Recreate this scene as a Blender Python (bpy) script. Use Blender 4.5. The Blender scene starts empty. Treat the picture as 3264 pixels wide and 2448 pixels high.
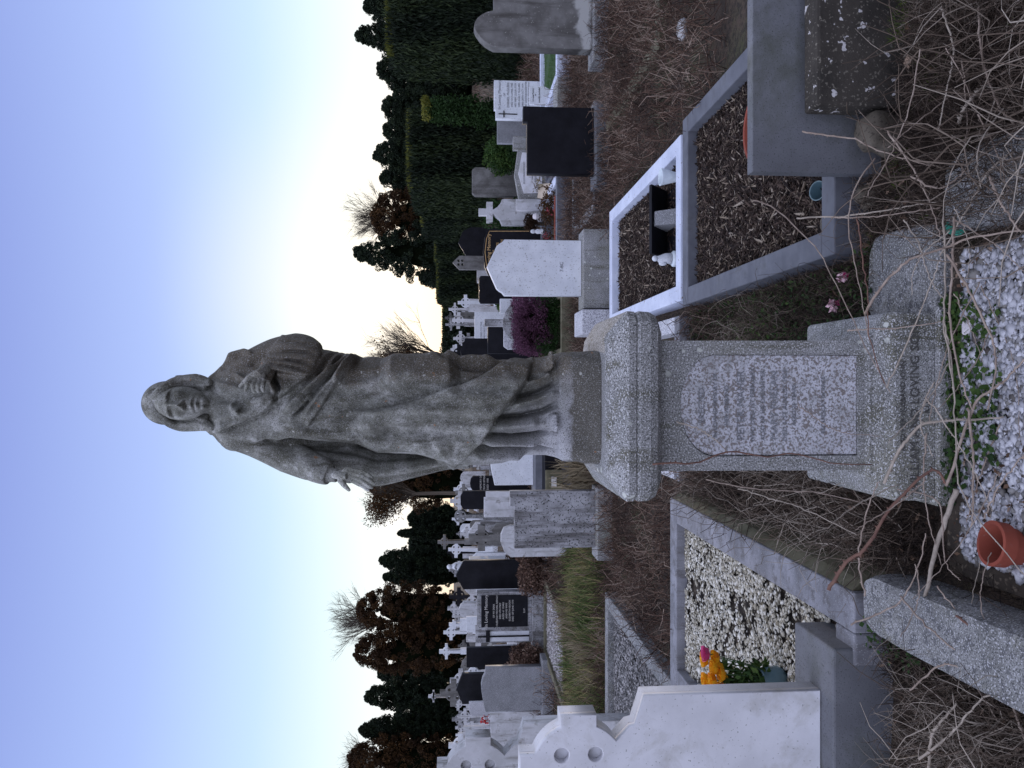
import bpy, math, random
import numpy as np
from mathutils import Vector, Matrix
random.seed(7); RNG = np.random.default_rng(7)
SC = bpy.context.scene; COL = SC.collection
# ------------------------------------------------------------------ camera
F = 2500.0; PITCH = math.radians(4.4); CAM = np.array([0, 0, 1.5])
cp, sp = math.cos(PITCH), math.sin(PITCH)
def ray(X, Y):
    a = (1224 - Y) / F; b = (X - 1632) / F
    return np.array([a, cp - b * sp, -sp - b * cp])
def P(X, Y, y):                      # world x, z of a source pixel on the plane at distance y
    d = ray(X, Y); t = y / d[1]
    return d[0] * t, 1.5 + d[2] * t
def G(X, Y, z=0.0):                  # world x, y of a source pixel on the level z
    d = ray(X, Y); t = (z - 1.5) / d[2]
    return d[0] * t, d[1] * t
cam = bpy.data.cameras.new('camera'); cam.sensor_width = 36; cam.sensor_fit = 'HORIZONTAL'
cam.lens = F / 3264 * 36; cam.clip_start = 0.05; cam.clip_end = 2000
co = bpy.data.objects.new('camera', cam); COL.objects.link(co)
Xa = Vector((0, -sp, -cp)); Ya = Vector((1, 0, 0)); Za = Vector((0, -cp, sp))
m = Matrix((Xa, Ya, Za)).transposed().to_4x4(); m.translation = Vector((0, 0, 1.5))
co.matrix_world = m; SC.camera = co
# ------------------------------------------------------------------ tags
def tag(o, label=None, cat=None, group=None, kind=None):
    if label: o['label'] = label
    if cat: o['category'] = cat
    if group: o['group'] = group
    if kind: o['kind'] = kind
    return o
def thing(name, label, cat, loc=(0, 0, 0), group=None, rz=0):
    o = bpy.data.objects.new(name, None); COL.objects.link(o); o.location = loc; o.rotation_euler = (0, 0, rz)
    o.empty_display_size = .1
    return tag(o, label, cat, group)
# ------------------------------------------------------------------ materials
def lin(c):
    return tuple((v / 12.92 if v <= .04045 else ((v + .055) / 1.055) ** 2.4) for v in c) + (1,)
def newmat(name):
    m = bpy.data.materials.new(name); m.use_nodes = True
    nt = m.node_tree; nt.nodes.clear()
    out = nt.nodes.new('ShaderNodeOutputMaterial'); b = nt.nodes.new('ShaderNodeBsdfPrincipled')
    nt.links.new(b.outputs[0], out.inputs[0]); return m, nt, b
def nz(nt, pos, scale, detail=4, rough=.6, dist=0):
    n = nt.nodes.new('ShaderNodeTexNoise'); n.inputs['Scale'].default_value = scale
    n.inputs['Detail'].default_value = detail; n.inputs['Roughness'].default_value = rough
    n.inputs['Distortion'].default_value = dist
    nt.links.new(pos, n.inputs['Vector']); return n.outputs['Fac']
def ramp(nt, fac, stops):
    r = nt.nodes.new('ShaderNodeValToRGB'); nt.links.new(fac, r.inputs[0])
    while len(r.color_ramp.elements) < len(stops): r.color_ramp.elements.new(.5)
    for e, (p, c) in zip(r.color_ramp.elements, stops):
        e.position = p; e.color = c if len(c) == 4 else tuple(c) + (1,)
    return r.outputs[0]
def mix(nt, fac, a, b):
    n = nt.nodes.new('ShaderNodeMix'); n.data_type = 'RGBA'
    for s, v in ((n.inputs[0], fac), (n.inputs[6], a), (n.inputs[7], b)):
        if isinstance(v, (int, float)): s.default_value = v
        elif isinstance(v, tuple): s.default_value = v if len(v) == 4 else v + (1,)
        else: nt.links.new(v, s)
    return n.outputs[2]
def thr(nt, fac, lo, hi):
    n = nt.nodes.new('ShaderNodeMapRange'); n.inputs[1].default_value = lo; n.inputs[2].default_value = hi
    nt.links.new(fac, n.inputs[0]); return n.outputs[0]
def mul(nt, a, b):
    n = nt.nodes.new('ShaderNodeMath'); n.operation = 'MULTIPLY'
    for s, v in ((n.inputs[0], a), (n.inputs[1], b)):
        if isinstance(v, (int, float)): s.default_value = v
        else: nt.links.new(v, s)
    return n.outputs[0]
def position(nt, off=0.0, stretch=None):
    g = nt.nodes.new('ShaderNodeNewGeometry'); p = g.outputs['Position']
    mp = nt.nodes.new('ShaderNodeMapping'); nt.links.new(p, mp.inputs[0])
    mp.inputs['Location'].default_value = (off, off * 1.7, off * .6)
    if stretch: mp.inputs['Scale'].default_value = stretch
    return mp.outputs[0]
_off = [0.0]
def stone(name, c0, c1, spec=.3, band=None, speck=None, stain=None, lichen=None, streak=None, rough=.85, bump=.3, bscale=120, s0=6, blot=None):
    """c0/c1 mixed by a broad noise; speck=(scale,lo,hi,colour); stain=(scale,lo,hi,colour); lichen=(scale,radius,colour)"""
    m, nt, b = newmat(name); _off[0] += 3.1; pos = position(nt, _off[0])
    col = ramp(nt, nz(nt, pos, s0, 5), [(.35, c0), (.65, c1)])
    if streak:
        ps = position(nt, _off[0] + 1, (streak[0], streak[0], streak[0] * .12))
        col = mix(nt, thr(nt, nz(nt, ps, 1, 5, .7), streak[1], streak[2]), col, streak[3])
    if stain: col = mix(nt, thr(nt, nz(nt, pos, stain[0], 6, .7, .3), stain[1], stain[2]), col, stain[3])
    if blot: col = mix(nt, thr(nt, nz(nt, pos, blot[0], 3, .6), blot[1], blot[2]), col, blot[3])
    if speck:
        for s in (speck if isinstance(speck, list) else [speck]):
            col = mix(nt, thr(nt, nz(nt, pos, s[0], 2, .5), s[1], s[2]), col, s[3])
    if lichen:
        for l in (lichen if isinstance(lichen, list) else [lichen]):
            v = nt.nodes.new('ShaderNodeTexVoronoi'); v.inputs['Scale'].default_value = l[0]
            nt.links.new(pos, v.inputs['Vector'])
            n2 = nz(nt, pos, l[0] * 3, 3)
            ad = nt.nodes.new('ShaderNodeMath'); ad.operation = 'MULTIPLY_ADD'
            nt.links.new(n2, ad.inputs[0]); ad.inputs[1].default_value = .35; nt.links.new(v.outputs['Distance'], ad.inputs[2])
            f = thr(nt, ad.outputs[0], l[1] + .06, l[1]); f2 = thr(nt, nz(nt, pos, l[0] * .25, 2), .48, .56)
            col = mix(nt, mul(nt, f, f2), col, l[2])
    b.inputs['Specular IOR Level'].default_value = spec
    if band:                       # splash-washed band just above the foot: (z low, z high, colour)
        sz = nt.nodes.new('ShaderNodeSeparateXYZ'); g_ = nt.nodes.new('ShaderNodeNewGeometry'); nt.links.new(g_.outputs['Position'], sz.inputs[0])
        a_ = nt.nodes.new('ShaderNodeMath'); a_.operation = 'MULTIPLY_ADD'; nt.links.new(nz(nt, pos, 5, 4), a_.inputs[0]); a_.inputs[1].default_value = .3; nt.links.new(sz.outputs[2], a_.inputs[2])
        col = mix(nt, mul(nt, thr(nt, a_.outputs[0], band[1] + .15, band[1] + .11), thr(nt, a_.outputs[0], band[0] + .13, band[0] + .17)), col, band[2])
    nt.links.new(col, b.inputs['Base Color']); b.inputs['Roughness'].default_value = rough
    if bump:
        bp = nt.nodes.new('ShaderNodeBump'); bp.inputs['Strength'].default_value = bump
        bp.inputs['Distance'].default_value = .004
        nt.links.new(nz(nt, pos, bscale, 4, .7), bp.inputs['Height']); nt.links.new(bp.outputs[0], b.inputs['Normal'])
    return m
def plain(name, c, rough=.7, spec=None):
    m, nt, b = newmat(name); pos = position(nt)
    nt.links.new(ramp(nt, nz(nt, pos, 14, 4), [(.3, tuple(v * .8 for v in c)), (.7, tuple(min(1, v * 1.15) for v in c))]), b.inputs['Base Color'])
    b.inputs['Roughness'].default_value = rough
    return m
def tonemat(name, stops, rough=.9, trans=0, spec=.2):
    """colour by the per-piece attribute 'tone'"""
    m, nt, b = newmat(name); a = nt.nodes.new('ShaderNodeAttribute'); a.attribute_name = 'tone'
    c = ramp(nt, a.outputs['Fac'], stops); nt.links.new(c, b.inputs['Base Color'])
    b.inputs['Roughness'].default_value = rough; b.inputs['Specular IOR Level'].default_value = spec
    if trans:
        t = nt.nodes.new('ShaderNodeBsdfTranslucent'); nt.links.new(c, t.inputs[0])
        ms = nt.nodes.new('ShaderNodeMixShader'); ms.inputs[0].default_value = trans
        nt.links.new(b.outputs[0], ms.inputs[1]); nt.links.new(t.outputs[0], ms.inputs[2])
        nt.links.new(ms.outputs[0], [n for n in nt.nodes if n.type == 'OUTPUT_MATERIAL'][0].inputs[0])
    return m
K = (.03, .03, .03)
M = {}
M['granite'] = stone('granite', (.20, .20, .19), (.33, .33, .33), speck=[(260, .54, .6, (.06, .06, .06)), (200, .56, .62, (.52, .52, .53))],
                     stain=(3.2, .56, .72, (.13, .125, .09)), lichen=(18, .30, (.50, .51, .47)), blot=(1.6, .52, .62, (.21, .205, .17)), streak=(12, .52, .66, (.12, .115, .085)), bump=.4, bscale=200)
M['granite_kerb'] = stone('granite_kerb', (.17, .17, .165), (.30, .30, .30), speck=[(230, .53, .6, (.07, .07, .07)), (180, .58, .64, (.45, .45, .47))],
                     stain=(5, .52, .7, (.14, .135, .10)), blot=(28, .52, .6, (.12, .12, .125)), bump=.6, bscale=60)
M['panel'] = stone('panel_marble', (.44, .44, .47), (.62, .62, .67), speck=[(135, .51, .58, (.20, .175, .165)), (200, .55, .6, (.24, .24, .24))],
                   stain=(6, .5, .68, (.27, .27, .27)), bump=.3, bscale=130)
M['marble'] = stone('marble', (.60, .60, .63), (.72, .72, .76), speck=(110, .68, .71, (.34, .34, .34)), stain=(7, .50, .75, (.46, .45, .43)), bump=.08, bscale=90, rough=.65)
M['marble_rim'] = stone('marble_rim', (.62, .58, .60), (.74, .70, .72), stain=(20, .55, .7, (.3, .28, .26)), bump=.2)
M['weather'] = stone('weathered_marble', (.24, .24, .25), (.42, .42, .44), streak=(9, .48, .62, (.12, .115, .115)), speck=(70, .6, .64, (.05, .05, .05)),
                     stain=(4, .52, .66, (.15, .145, .14)), bump=.3)
M['weather_pale'] = stone('weathered_pale', (.42, .42, .43), (.58, .58, .61), streak=(14, .52, .68, (.24, .235, .22)), stain=(12, .54, .7, (.2, .19, .17)), bump=.3)
M['sooty'] = stone('sooty_stone', (.11, .105, .10), (.2, .195, .19), streak=(7, .5, .7, (.07, .065, .06)), band=(.15, .30, (.40, .40, .39)), speck=(60, .68, .72, (.3, .3, .28)), bump=.3)
M['white'] = stone('white_stone', (.56, .58, .62), (.68, .70, .74), speck=(80, .64, .68, (.32, .32, .32)), stain=(10, .6, .8, (.45, .44, .42)), bump=.05, rough=.7)
M['black'] = stone('black_granite', (.006, .006, .008), (.012, .012, .016), speck=(500, .62, .7, (.025, .025, .03)), rough=.6, bump=0, spec=.12)
M['grey'] = stone('grey_granite', (.17, .175, .185), (.24, .245, .26), speck=[(240, .55, .62, (.08, .08, .085)), (190, .58, .64, (.4, .4, .43))], bump=.1, rough=.6)
M['concrete'] = stone('concrete', (.12, .123, .135), (.175, .18, .198), speck=(180, .6, .68, (.07, .07, .07)), stain=(3, .5, .75, (.075, .08, .06)), bump=.35, bscale=90, s0=3)
M['concrete_pale'] = stone('concrete_pale', (.16, .16, .175), (.27, .27, .30), streak=(16, .5, .62, (.13, .125, .13)), speck=(200, .62, .68, (.36, .36, .38)), bump=.3, bscale=90)
M['mossy'] = stone('mossy_concrete', (.10, .09, .055), (.17, .16, .11), stain=(8, .5, .7, (.06, .06, .035)), bump=.5, bscale=90)
M['dark_slab'] = stone('dark_mossy_slab', (.028, .025, .022), (.060, .052, .044), speck=(110, .62, .66, (.16, .145, .12)), blot=(24, .635, .655, (.55, .53, .53)), bump=.8, bscale=60)
M['paint_blue'] = stone('pale_painted_kerb', (.50, .54, .66), (.62, .66, .78), stain=(14, .62, .74, (.3, .29, .28)), speck=(60, .68, .72, (.2, .15, .1)), bump=.15, rough=.6)
M['paint_grey'] = stone('grey_painted_kerb', (.10, .104, .122), (.15, .156, .18), stain=(6, .55, .75, (.09, .09, .09)), bump=.15, rough=.75)
M['white_granite'] = stone('white_granite', (.5, .5, .53), (.62, .62, .66), speck=(150, .5, .57, (.2, .2, .22)), bump=.1)
M['letter_dark'] = plain('dark_lettering', (.03, .03, .03)); M['letter_worn'] = plain('faded_lettering', (.075, .072, .068)); M['letter_grey'] = plain('worn_lettering', (.20, .205, .22))
M['letter_gold'] = plain('gold_lettering', (.55, .36, .16), .4); M['letter_pale'] = plain('pale_lettering', (.55, .53, .5))
M['terracotta'] = stone('terracotta', (.20, .045, .028), (.27, .065, .04), stain=(20, .6, .7, (.2, .1, .08)), bump=.1)
M['glaze'] = plain('blue_glaze', (.10, .17, .20), .25); M['plastic_white'] = plain('white_plastic', (.62, .68, .72), .4)
M['rock'] = stone('field_rock', (.07, .06, .045), (.14, .12, .095), speck=(90, .58, .64, (.06, .05, .04)), bump=.8, bscale=30)
M['soil'] = stone('soil', (.022, .017, .013), (.05, .038, .028), speck=(60, .58, .66, (.10, .08, .06)), bump=1, bscale=40, s0=12)
M['green_plastic'] = plain('green_plastic', (.01, .20, .14), .4)
M['bark'] = stone('bark', (.018, .014, .010), (.045, .036, .028), bump=.6)
def statue_mat(name='statue_stone', k=1.25, alg=.85):
    m, nt, b = newmat(name); pos = position(nt, 2.2)
    g = nt.nodes.new('ShaderNodeNewGeometry'); sx = nt.nodes.new('ShaderNodeSeparateXYZ'); nt.links.new(g.outputs['Position'], sx.inputs[0])
    col = ramp(nt, nz(nt, pos, 11, 7, .78), [(.34, (.070 * k, .069 * k, .052 * k)), (.5, (.155 * k, .156 * k, .132 * k)), (.63, (.33 * k, .33 * k, .31 * k))])
    ps = position(nt, 4.4, (22, 22, 4))
    col = mix(nt, thr(nt, nz(nt, ps, 1, 4), .50, .66), col, (.075, .072, .05))
    # brown algae grown on the right-hand side of the figure (edge broken up by noise)
    a = nt.nodes.new('ShaderNodeMath'); a.operation = 'MULTIPLY_ADD'; nt.links.new(nz(nt, pos, 14, 5), a.inputs[0]); a.inputs[1].default_value = .16; nt.links.new(sx.outputs[0], a.inputs[2])
    col = mix(nt, mul(nt, thr(nt, a.outputs[0], .065, .12), alg), col, (.10, .078, .05))
    # pale bloom low on the tunic and left hand side
    a2 = nt.nodes.new('ShaderNodeMath'); a2.operation = 'MULTIPLY_ADD'; nt.links.new(nz(nt, pos, 16, 5), a2.inputs[0]); a2.inputs[1].default_value = .25
    a3 = nt.nodes.new('ShaderNodeMath'); a3.operation = 'ADD'; nt.links.new(sx.outputs[2], a3.inputs[0]); nt.links.new(sx.outputs[0], a3.inputs[1])
    nt.links.new(a3.outputs[0], a2.inputs[2])
    col = mix(nt, mul(nt, thr(nt, a2.outputs[0], 1.36, 1.16), .75), col, (.46, .46, .49))
    # dark rock base
    dm = nt.nodes.new('ShaderNodeMath'); dm.operation = 'MULTIPLY_ADD'; nt.links.new(nz(nt, pos, 20, 4), dm.inputs[0]); dm.inputs[1].default_value = .05; nt.links.new(sx.outputs[2], dm.inputs[2])
    col = mix(nt, thr(nt, dm.outputs[0], 1.165, 1.15), col, (.10, .092, .075))
    col = mix(nt, mul(nt, thr(nt, nz(nt, pos, 330, 2), .54, .64), .75), col, (.36, .36, .36))
    col = mix(nt, mul(nt, thr(nt, nz(nt, pos, 290, 2), .54, .62), .8), col, (.06, .058, .052))
    col = mix(nt, thr(nt, nz(nt, pos, 60, 2), .70, .73), col, (.40, .40, .37))
    col = mix(nt, mul(nt, thr(nt, nz(nt, pos, 33, 2), .735, .75), .7), col, (.34, .15, .06))
    nt.links.new(col, b.inputs['Base Color']); b.inputs['Roughness'].default_value = .9
    bp = nt.nodes.new('ShaderNodeBump'); bp.inputs['Strength'].default_value = .45; bp.inputs['Distance'].default_value = .003
    nt.links.new(nz(nt, pos, 160, 4, .7), bp.inputs['Height']); nt.links.new(bp.outputs[0], b.inputs['Normal'])
    return m
M['statue'] = statue_mat(); M['statue_mid'] = statue_mat('face_stone', 1.5, .5); M['statue_pale'] = statue_mat('pale_statue_stone', 1.9, .2)
# ------------------------------------------------------------------ mesh helpers
def link(name, me, mat=None, parent=None, loc=None, smooth=False, bevel=0):
    o = bpy.data.objects.new(name, me); COL.objects.link(o)
    if mat and not me.materials: me.materials.append(M[mat] if isinstance(mat, str) else mat)
    if parent: o.parent = parent
    if loc is not None: o.location = loc
    if smooth: me.polygons.foreach_set('use_smooth', [True] * len(me.polygons))
    if bevel:
        b = o.modifiers.new('bevel', 'BEVEL'); b.width = bevel; b.segments = 2; b.limit_method = 'ANGLE'
    return o
class MB:
    def __init__(s): s.v = []; s.f = []
    def add(s, vs, fs):
        n = len(s.v); s.v += [tuple(v) for v in vs]; s.f += [tuple(i + n for i in f) for f in fs]; return s
    def box(s, x0, x1, y0, y1, z0, z1):
        vs = [(x, y, z) for z in (z0, z1) for y in (y0, y1) for x in (x0, x1)]
        return s.add(vs, [(0, 2, 3, 1), (4, 5, 7, 6), (0, 1, 5, 4), (2, 6, 7, 3), (0, 4, 6, 2), (1, 3, 7, 5)])
    def loft(s, rings, cap=True):
        n = len(rings[0]); vs = [p for r in rings for p in r]; fs = []
        for i in range(len(rings) - 1):
            for j in range(n):
                k = (j + 1) % n; fs.append((i * n + j, i * n + k, (i + 1) * n + k, (i + 1) * n + j))
        if cap: fs.append(tuple(range(n))[::-1]); fs.append(tuple((len(rings) - 1) * n + j for j in range(n)))
        return s.add(vs, fs)
    def tube(s, pts, rad, n=8, cap=True):
        pts = [Vector(p) for p in pts]; rings = []; up = Vector((.13, .27, .95))
        for i, p in enumerate(pts):
            d = (pts[min(i + 1, len(pts) - 1)] - pts[max(i - 1, 0)]).normalized()
            u = d.cross(up)
            if u.length < .05: u = d.cross(Vector((1, 0, 0)))
            u.normalize(); w = d.cross(u)
            r = rad[i] if hasattr(rad, '__len__') else rad
            ra, rb = r if hasattr(r, '__len__') else (r, r)
            rings.append([p + u * math.cos(t) * ra + w * math.sin(t) * rb for t in [2 * math.pi * k / n for k in range(n)]])
        return s.loft(rings, cap)
    def lathe(s, prof, c=(0, 0, 0), n=20):
        rings = [[(c[0] + r * math.cos(2 * math.pi * k / n), c[1] + r * math.sin(2 * math.pi * k / n), c[2] + z) for k in range(n)] for r, z in prof]
        return s.loft(rings)
    def ball(s, c, r, n=12):
        r = r if hasattr(r, '__len__') else (r, r, r); rings = []
        for i in range(n + 1):
            ph = math.pi * (i + .02) / (n + .04) - math.pi / 2
            rings.append([(c[0] + r[0] * math.cos(ph) * math.cos(t), c[1] + r[1] * math.cos(ph) * math.sin(t), c[2] + r[2] * math.sin(ph)) for t in [2 * math.pi * k / (2 * n) for k in range(2 * n)]])
        return s.loft(rings)
    def mesh(s, name):
        me = bpy.data.meshes.new(name); me.from_pydata(s.v, [], s.f); me.update(); return me
    def build(s, name, mat=None, parent=None, loc=None, smooth=False, bevel=0):
        return link(name, s.mesh(name), mat, parent, loc, smooth, bevel)
def npmesh(name, V, Fc, tone=None):
    """V (n,3), Fc (m,k) int"""
    me = bpy.data.meshes.new(name); k = Fc.shape[1]
    me.vertices.add(len(V)); me.vertices.foreach_set('co', V.astype(np.float32).ravel())
    me.loops.add(Fc.size); me.loops.foreach_set('vertex_index', Fc.astype(np.int32).ravel())
    me.polygons.add(len(Fc)); me.polygons.foreach_set('loop_start', np.arange(0, Fc.size, k, dtype=np.int32))
    me.update(calc_edges=True)
    if tone is not None:
        a = me.attributes.new('tone', 'FLOAT', 'POINT'); a.data.foreach_set('value', tone.astype(np.float32))
    return me
def curve_mesh(outlines, thick, bevel=0.0):
    """filled 2D outlines (first one outer, rest holes) in x,z -> slab from y=0 to y=thick"""
    cu = bpy.data.curves.new('outline', 'CURVE'); cu.dimensions = '2D'; cu.fill_mode = 'BOTH'
    cu.extrude = max(thick / 2 - bevel, .0005); cu.bevel_depth = bevel; cu.bevel_resolution = 1; cu.offset = -bevel
    for o in outlines:
        s = cu.splines.new('POLY'); s.points.add(len(o) - 1); s.use_cyclic_u = True
        for p, q in zip(s.points, o): p.co = (q[0], q[1], 0, 1)
    ob = bpy.data.objects.new('tmp', cu); COL.objects.link(ob)
    dg = bpy.context.evaluated_depsgraph_get(); me = bpy.data.meshes.new_from_object(ob.evaluated_get(dg))
    bpy.data.objects.remove(ob); bpy.data.curves.remove(cu)
    n = len(me.vertices); c = np.zeros(n * 3, np.float32); me.vertices.foreach_get('co', c); c = c.reshape(-1, 3)
    c2 = np.stack([c[:, 0], thick / 2 + c[:, 2], c[:, 1]], 1)      # x, depth, height
    me.vertices.foreach_set('co', c2.ravel()); me.flip_normals(); me.materials.clear(); me.update(); return me
def text(body, size, x, y, z, mat, parent, align='CENTER', name='inscription', depth=.002, width=1.0):
    cu = bpy.data.curves.new('t', 'FONT'); cu.body = body; cu.size = size; cu.align_x = align; cu.extrude = depth; cu.space_line = 1.0
    cu.resolution_u = 2; cu.offset = 0
    ob = bpy.data.objects.new('tmp', cu); COL.objects.link(ob)
    dg = bpy.context.evaluated_depsgraph_get(); me = bpy.data.meshes.new_from_object(ob.evaluated_get(dg))
    bpy.data.objects.remove(ob); bpy.data.curves.remove(cu); me.materials.clear()
    c = np.zeros(len(me.vertices) * 3, np.float32); me.vertices.foreach_get('co', c); c = c.reshape(-1, 3)
    c2 = np.stack([c[:, 0] * width + x, -c[:, 2] + y, c[:, 1] + z], 1); me.vertices.foreach_set('co', c2.ravel()); me.update()
    return link(name, me, mat, parent)
def lettering(lines, mat, parent, y, name='inscription'):
    """several lines of text as one mesh: lines = (body, size, x, z)"""
    V = []; Fs = []
    for body, size, x, z in lines:
        t = text(body, size, x, y, z, mat, None, name='tmp'); me = t.data; n = len(V)
        V += [tuple(v.co) for v in me.vertices]; Fs += [tuple(i + n for i in p.vertices) for p in me.polygons]
        bpy.data.objects.remove(t); bpy.data.meshes.remove(me)
    me = bpy.data.meshes.new(name); me.from_pydata(V, [], Fs); return link(name, me, mat, parent)
def rots(n, tilt=None, rng=RNG):
    """random rotation matrices; tilt limits lean from vertical (radians)"""
    a = rng.uniform(0, 2 * np.pi, n)
    if tilt is None:
        q = rng.normal(size=(n, 4)); q /= np.linalg.norm(q, axis=1)[:, None]; w, x, y, z = q.T
        return np.stack([1 - 2 * (y * y + z * z), 2 * (x * y - z * w), 2 * (x * z + y * w), 2 * (x * y + z * w), 1 - 2 * (x * x + z * z), 2 * (y * z - x * w),
                         2 * (x * z - y * w), 2 * (y * z + x * w), 1 - 2 * (x * x + y * y)], 1).reshape(n, 3, 3)
    t = rng.uniform(0, 1, n) * tilt; ca, sa, ct, st = np.cos(a), np.sin(a), np.cos(t), np.sin(t)
    b = rng.uniform(0, 2 * np.pi, n); cb, sb = np.cos(b), np.sin(b); Z = np.zeros(n); O = np.ones(n)
    Rz = np.stack([ca, -sa, Z, sa, ca, Z, Z, Z, O], 1).reshape(n, 3, 3); Rx = np.stack([O, Z, Z, Z, ct, -st, Z, st, ct], 1).reshape(n, 3, 3)
    Rb = np.stack([cb, -sb, Z, sb, cb, Z, Z, Z, O], 1).reshape(n, 3, 3)
    return Rz @ Rx @ Rb
def scatter_mesh(name, tv, tf, pos, R, scl, tone):
    n = len(pos); tv = np.asarray(tv, float); tf = np.asarray(tf, int)
    scl = np.asarray(scl); scl = scl[:, None] if scl.ndim == 1 else scl
    V = np.einsum('nij,nkj->nki', R, tv[None] * scl[:, None, :]) + pos[:, None, :]
    Fc = tf[None] + (np.arange(n) * len(tv))[:, None, None]
    return npmesh(name, V.reshape(-1, 3), Fc.reshape(-1, tf.shape[1]), np.repeat(tone, len(tv)))
def merge(name, parts):
    """parts = list of (V,F,tone); F must share k"""
    V = []; Fc = []; T = []; n = 0
    for v, f, t in parts: V.append(v); Fc.append(f + n); T.append(t); n += len(v)
    return npmesh(name, np.concatenate(V), np.concatenate(Fc), np.concatenate(T))
def inst(tv, tf, pos, R, scl, tone):
    n = len(pos); tv = np.asarray(tv, float); tf = np.asarray(tf, int); scl = np.asarray(scl)
    scl = scl[:, None] if scl.ndim == 1 else scl
    V = np.einsum('nij,nkj->nki', R, tv[None] * scl[:, None, :]) + pos[:, None, :]
    Fc = tf[None] + (np.arange(n) * len(tv))[:, None, None]
    return V.reshape(-1, 3), Fc.reshape(-1, tf.shape[1]), np.repeat(tone, len(tv))
LEAF = ([(0, -.5, 0), (.28, 0, .06), (0, .5, 0), (-.28, 0, .06)], [(0, 1, 2, 3)])
CHIP = ([(1, 0, 0), (0, 1, 0), (-1, .1, 0), (0, -1, .1), (.1, 0, .7), (0, .1, -.7), (.7, .7, .3), (-.7, -.6, .3)],
        [(0, 6, 4, 4), (6, 1, 4, 4), (1, 2, 4, 4), (2, 7, 4, 4), (7, 3, 4, 4), (3, 0, 4, 4), (0, 1, 6, 6), (2, 3, 7, 7), (1, 0, 5, 5), (2, 1, 5, 5), (3, 2, 5, 5), (0, 3, 5, 5)])
CHIP = (CHIP[0], [f[:3] for f in CHIP[1]])
def stick_template(seg=4, bend=.25, r=.012, n=3, wig=.0, seed=0):
    rg = np.random.default_rng(seed); vs = []; fs = []
    for i in range(seg + 1):
        t = i / seg; c = np.array([bend * math.sin(t * math.pi) + rg.normal() * wig, rg.normal() * wig, t]); rr = r * (1 - .6 * t)
        for k in range(n):
            a = 2 * math.pi * k / n; vs.append(c + np.array([rr * math.cos(a), rr * math.sin(a), 0]))
    for i in range(seg):
        for k in range(n):
            k2 = (k + 1) % n; fs.append((i * n + k, i * n + k2, (i + 1) * n + k2, (i + 1) * n + k))
    return vs, fs
BLADE = ([(-.02, 0, 0), (.02, 0, 0), (.018, .06, .4), (-.018, .06, .4), (.004, .28, .85), (-.004, .28, .85)], [(0, 1, 2, 3), (3, 2, 4, 5)])
# ------------------------------------------------------------------ world
w = bpy.data.worlds.new('World'); SC.world = w; w.use_nodes = True; nt = w.node_tree; nt.nodes.clear()
wo = nt.nodes.new('ShaderNodeOutputWorld'); bg = nt.nodes.new('ShaderNodeBackground'); nt.links.new(bg.outputs[0], wo.inputs[0])
tc = nt.nodes.new('ShaderNodeTexCoord'); se = nt.nodes.new('ShaderNodeSeparateXYZ'); nt.links.new(tc.outputs['Generated'], se.inputs[0])
SUN_AZ, SUN_EL = math.radians(6.5), math.radians(4.0)     # clockwise from +Y
sky = nt.nodes.new('ShaderNodeTexSky'); sky.sky_type = 'NISHITA'; sky.sun_disc = False
sky.sun_elevation = SUN_EL; sky.sun_rotation = SUN_AZ; sky.air_density = 1; sky.dust_density = .6; sky.ozone_density = 3
grad = ramp(nt, se.outputs[2], [(0, (1.0, .86, .70)), (.035, (1.0, .95, .86)), (.075, (1.0, 1.0, 1.0)), (.14, (.82, .97, 1.0)), (.22, (.59, .78, 1.0)), (.34, (.42, .545, .96)), (.48, (.29, .37, .78)), (.60, (.42, .48, .70)), (1, (1.5, 1.58, 1.85))])  # top stops brightened above the view as added fill light
dp = nt.nodes.new('ShaderNodeVectorMath'); dp.operation = 'DOT_PRODUCT'; nt.links.new(tc.outputs['Generated'], dp.inputs[0])
dp.inputs[1].default_value = (math.sin(SUN_AZ) * math.cos(SUN_EL), math.cos(SUN_AZ) * math.cos(SUN_EL), math.sin(SUN_EL))
glow = thr(nt, dp.outputs['Value'], .955, 1.0); glow = mul(nt, mul(nt, glow, glow), .7)
gcol = mix(nt, glow, grad, (1.12, 1.03, .90))
back = thr(nt, se.outputs[1], .35, -.35)                   # added fill light: unseen half of the sky behind the camera brightened
side = thr(nt, se.outputs[0], .55, -.75)                   # and brighter still towards the viewer's left
rear = mix(nt, side, (.50, .54, .74), (1.62, 1.72, 2.25)); bcol = mix(nt, back, gcol, rear)
ad = nt.nodes.new('ShaderNodeMix'); ad.data_type = 'RGBA'; ad.blend_type = 'ADD'; ad.inputs[0].default_value = .02
nt.links.new(bcol, ad.inputs[6]); nt.links.new(sky.outputs[0], ad.inputs[7]); nt.links.new(ad.outputs[2], bg.inputs[0]); bg.inputs[1].default_value = 1.0
sl = bpy.data.lights.new('sun', 'SUN'); sl.energy = 1.2; sl.angle = math.radians(.6); sl.color = (1, .8, .6)
so = bpy.data.objects.new('sun', sl); COL.objects.link(so)
sd = Vector((math.sin(SUN_AZ) * math.cos(SUN_EL), math.cos(SUN_AZ) * math.cos(SUN_EL), math.sin(SUN_EL)))
so.rotation_euler = sd.to_track_quat('Z', 'Y').to_euler(); so.location = (0, 0, 30)
SC.view_settings.view_transform = 'Standard'; SC.view_settings.look = 'None'; SC.view_settings.exposure = 0; SC.view_settings.gamma = 1
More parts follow.
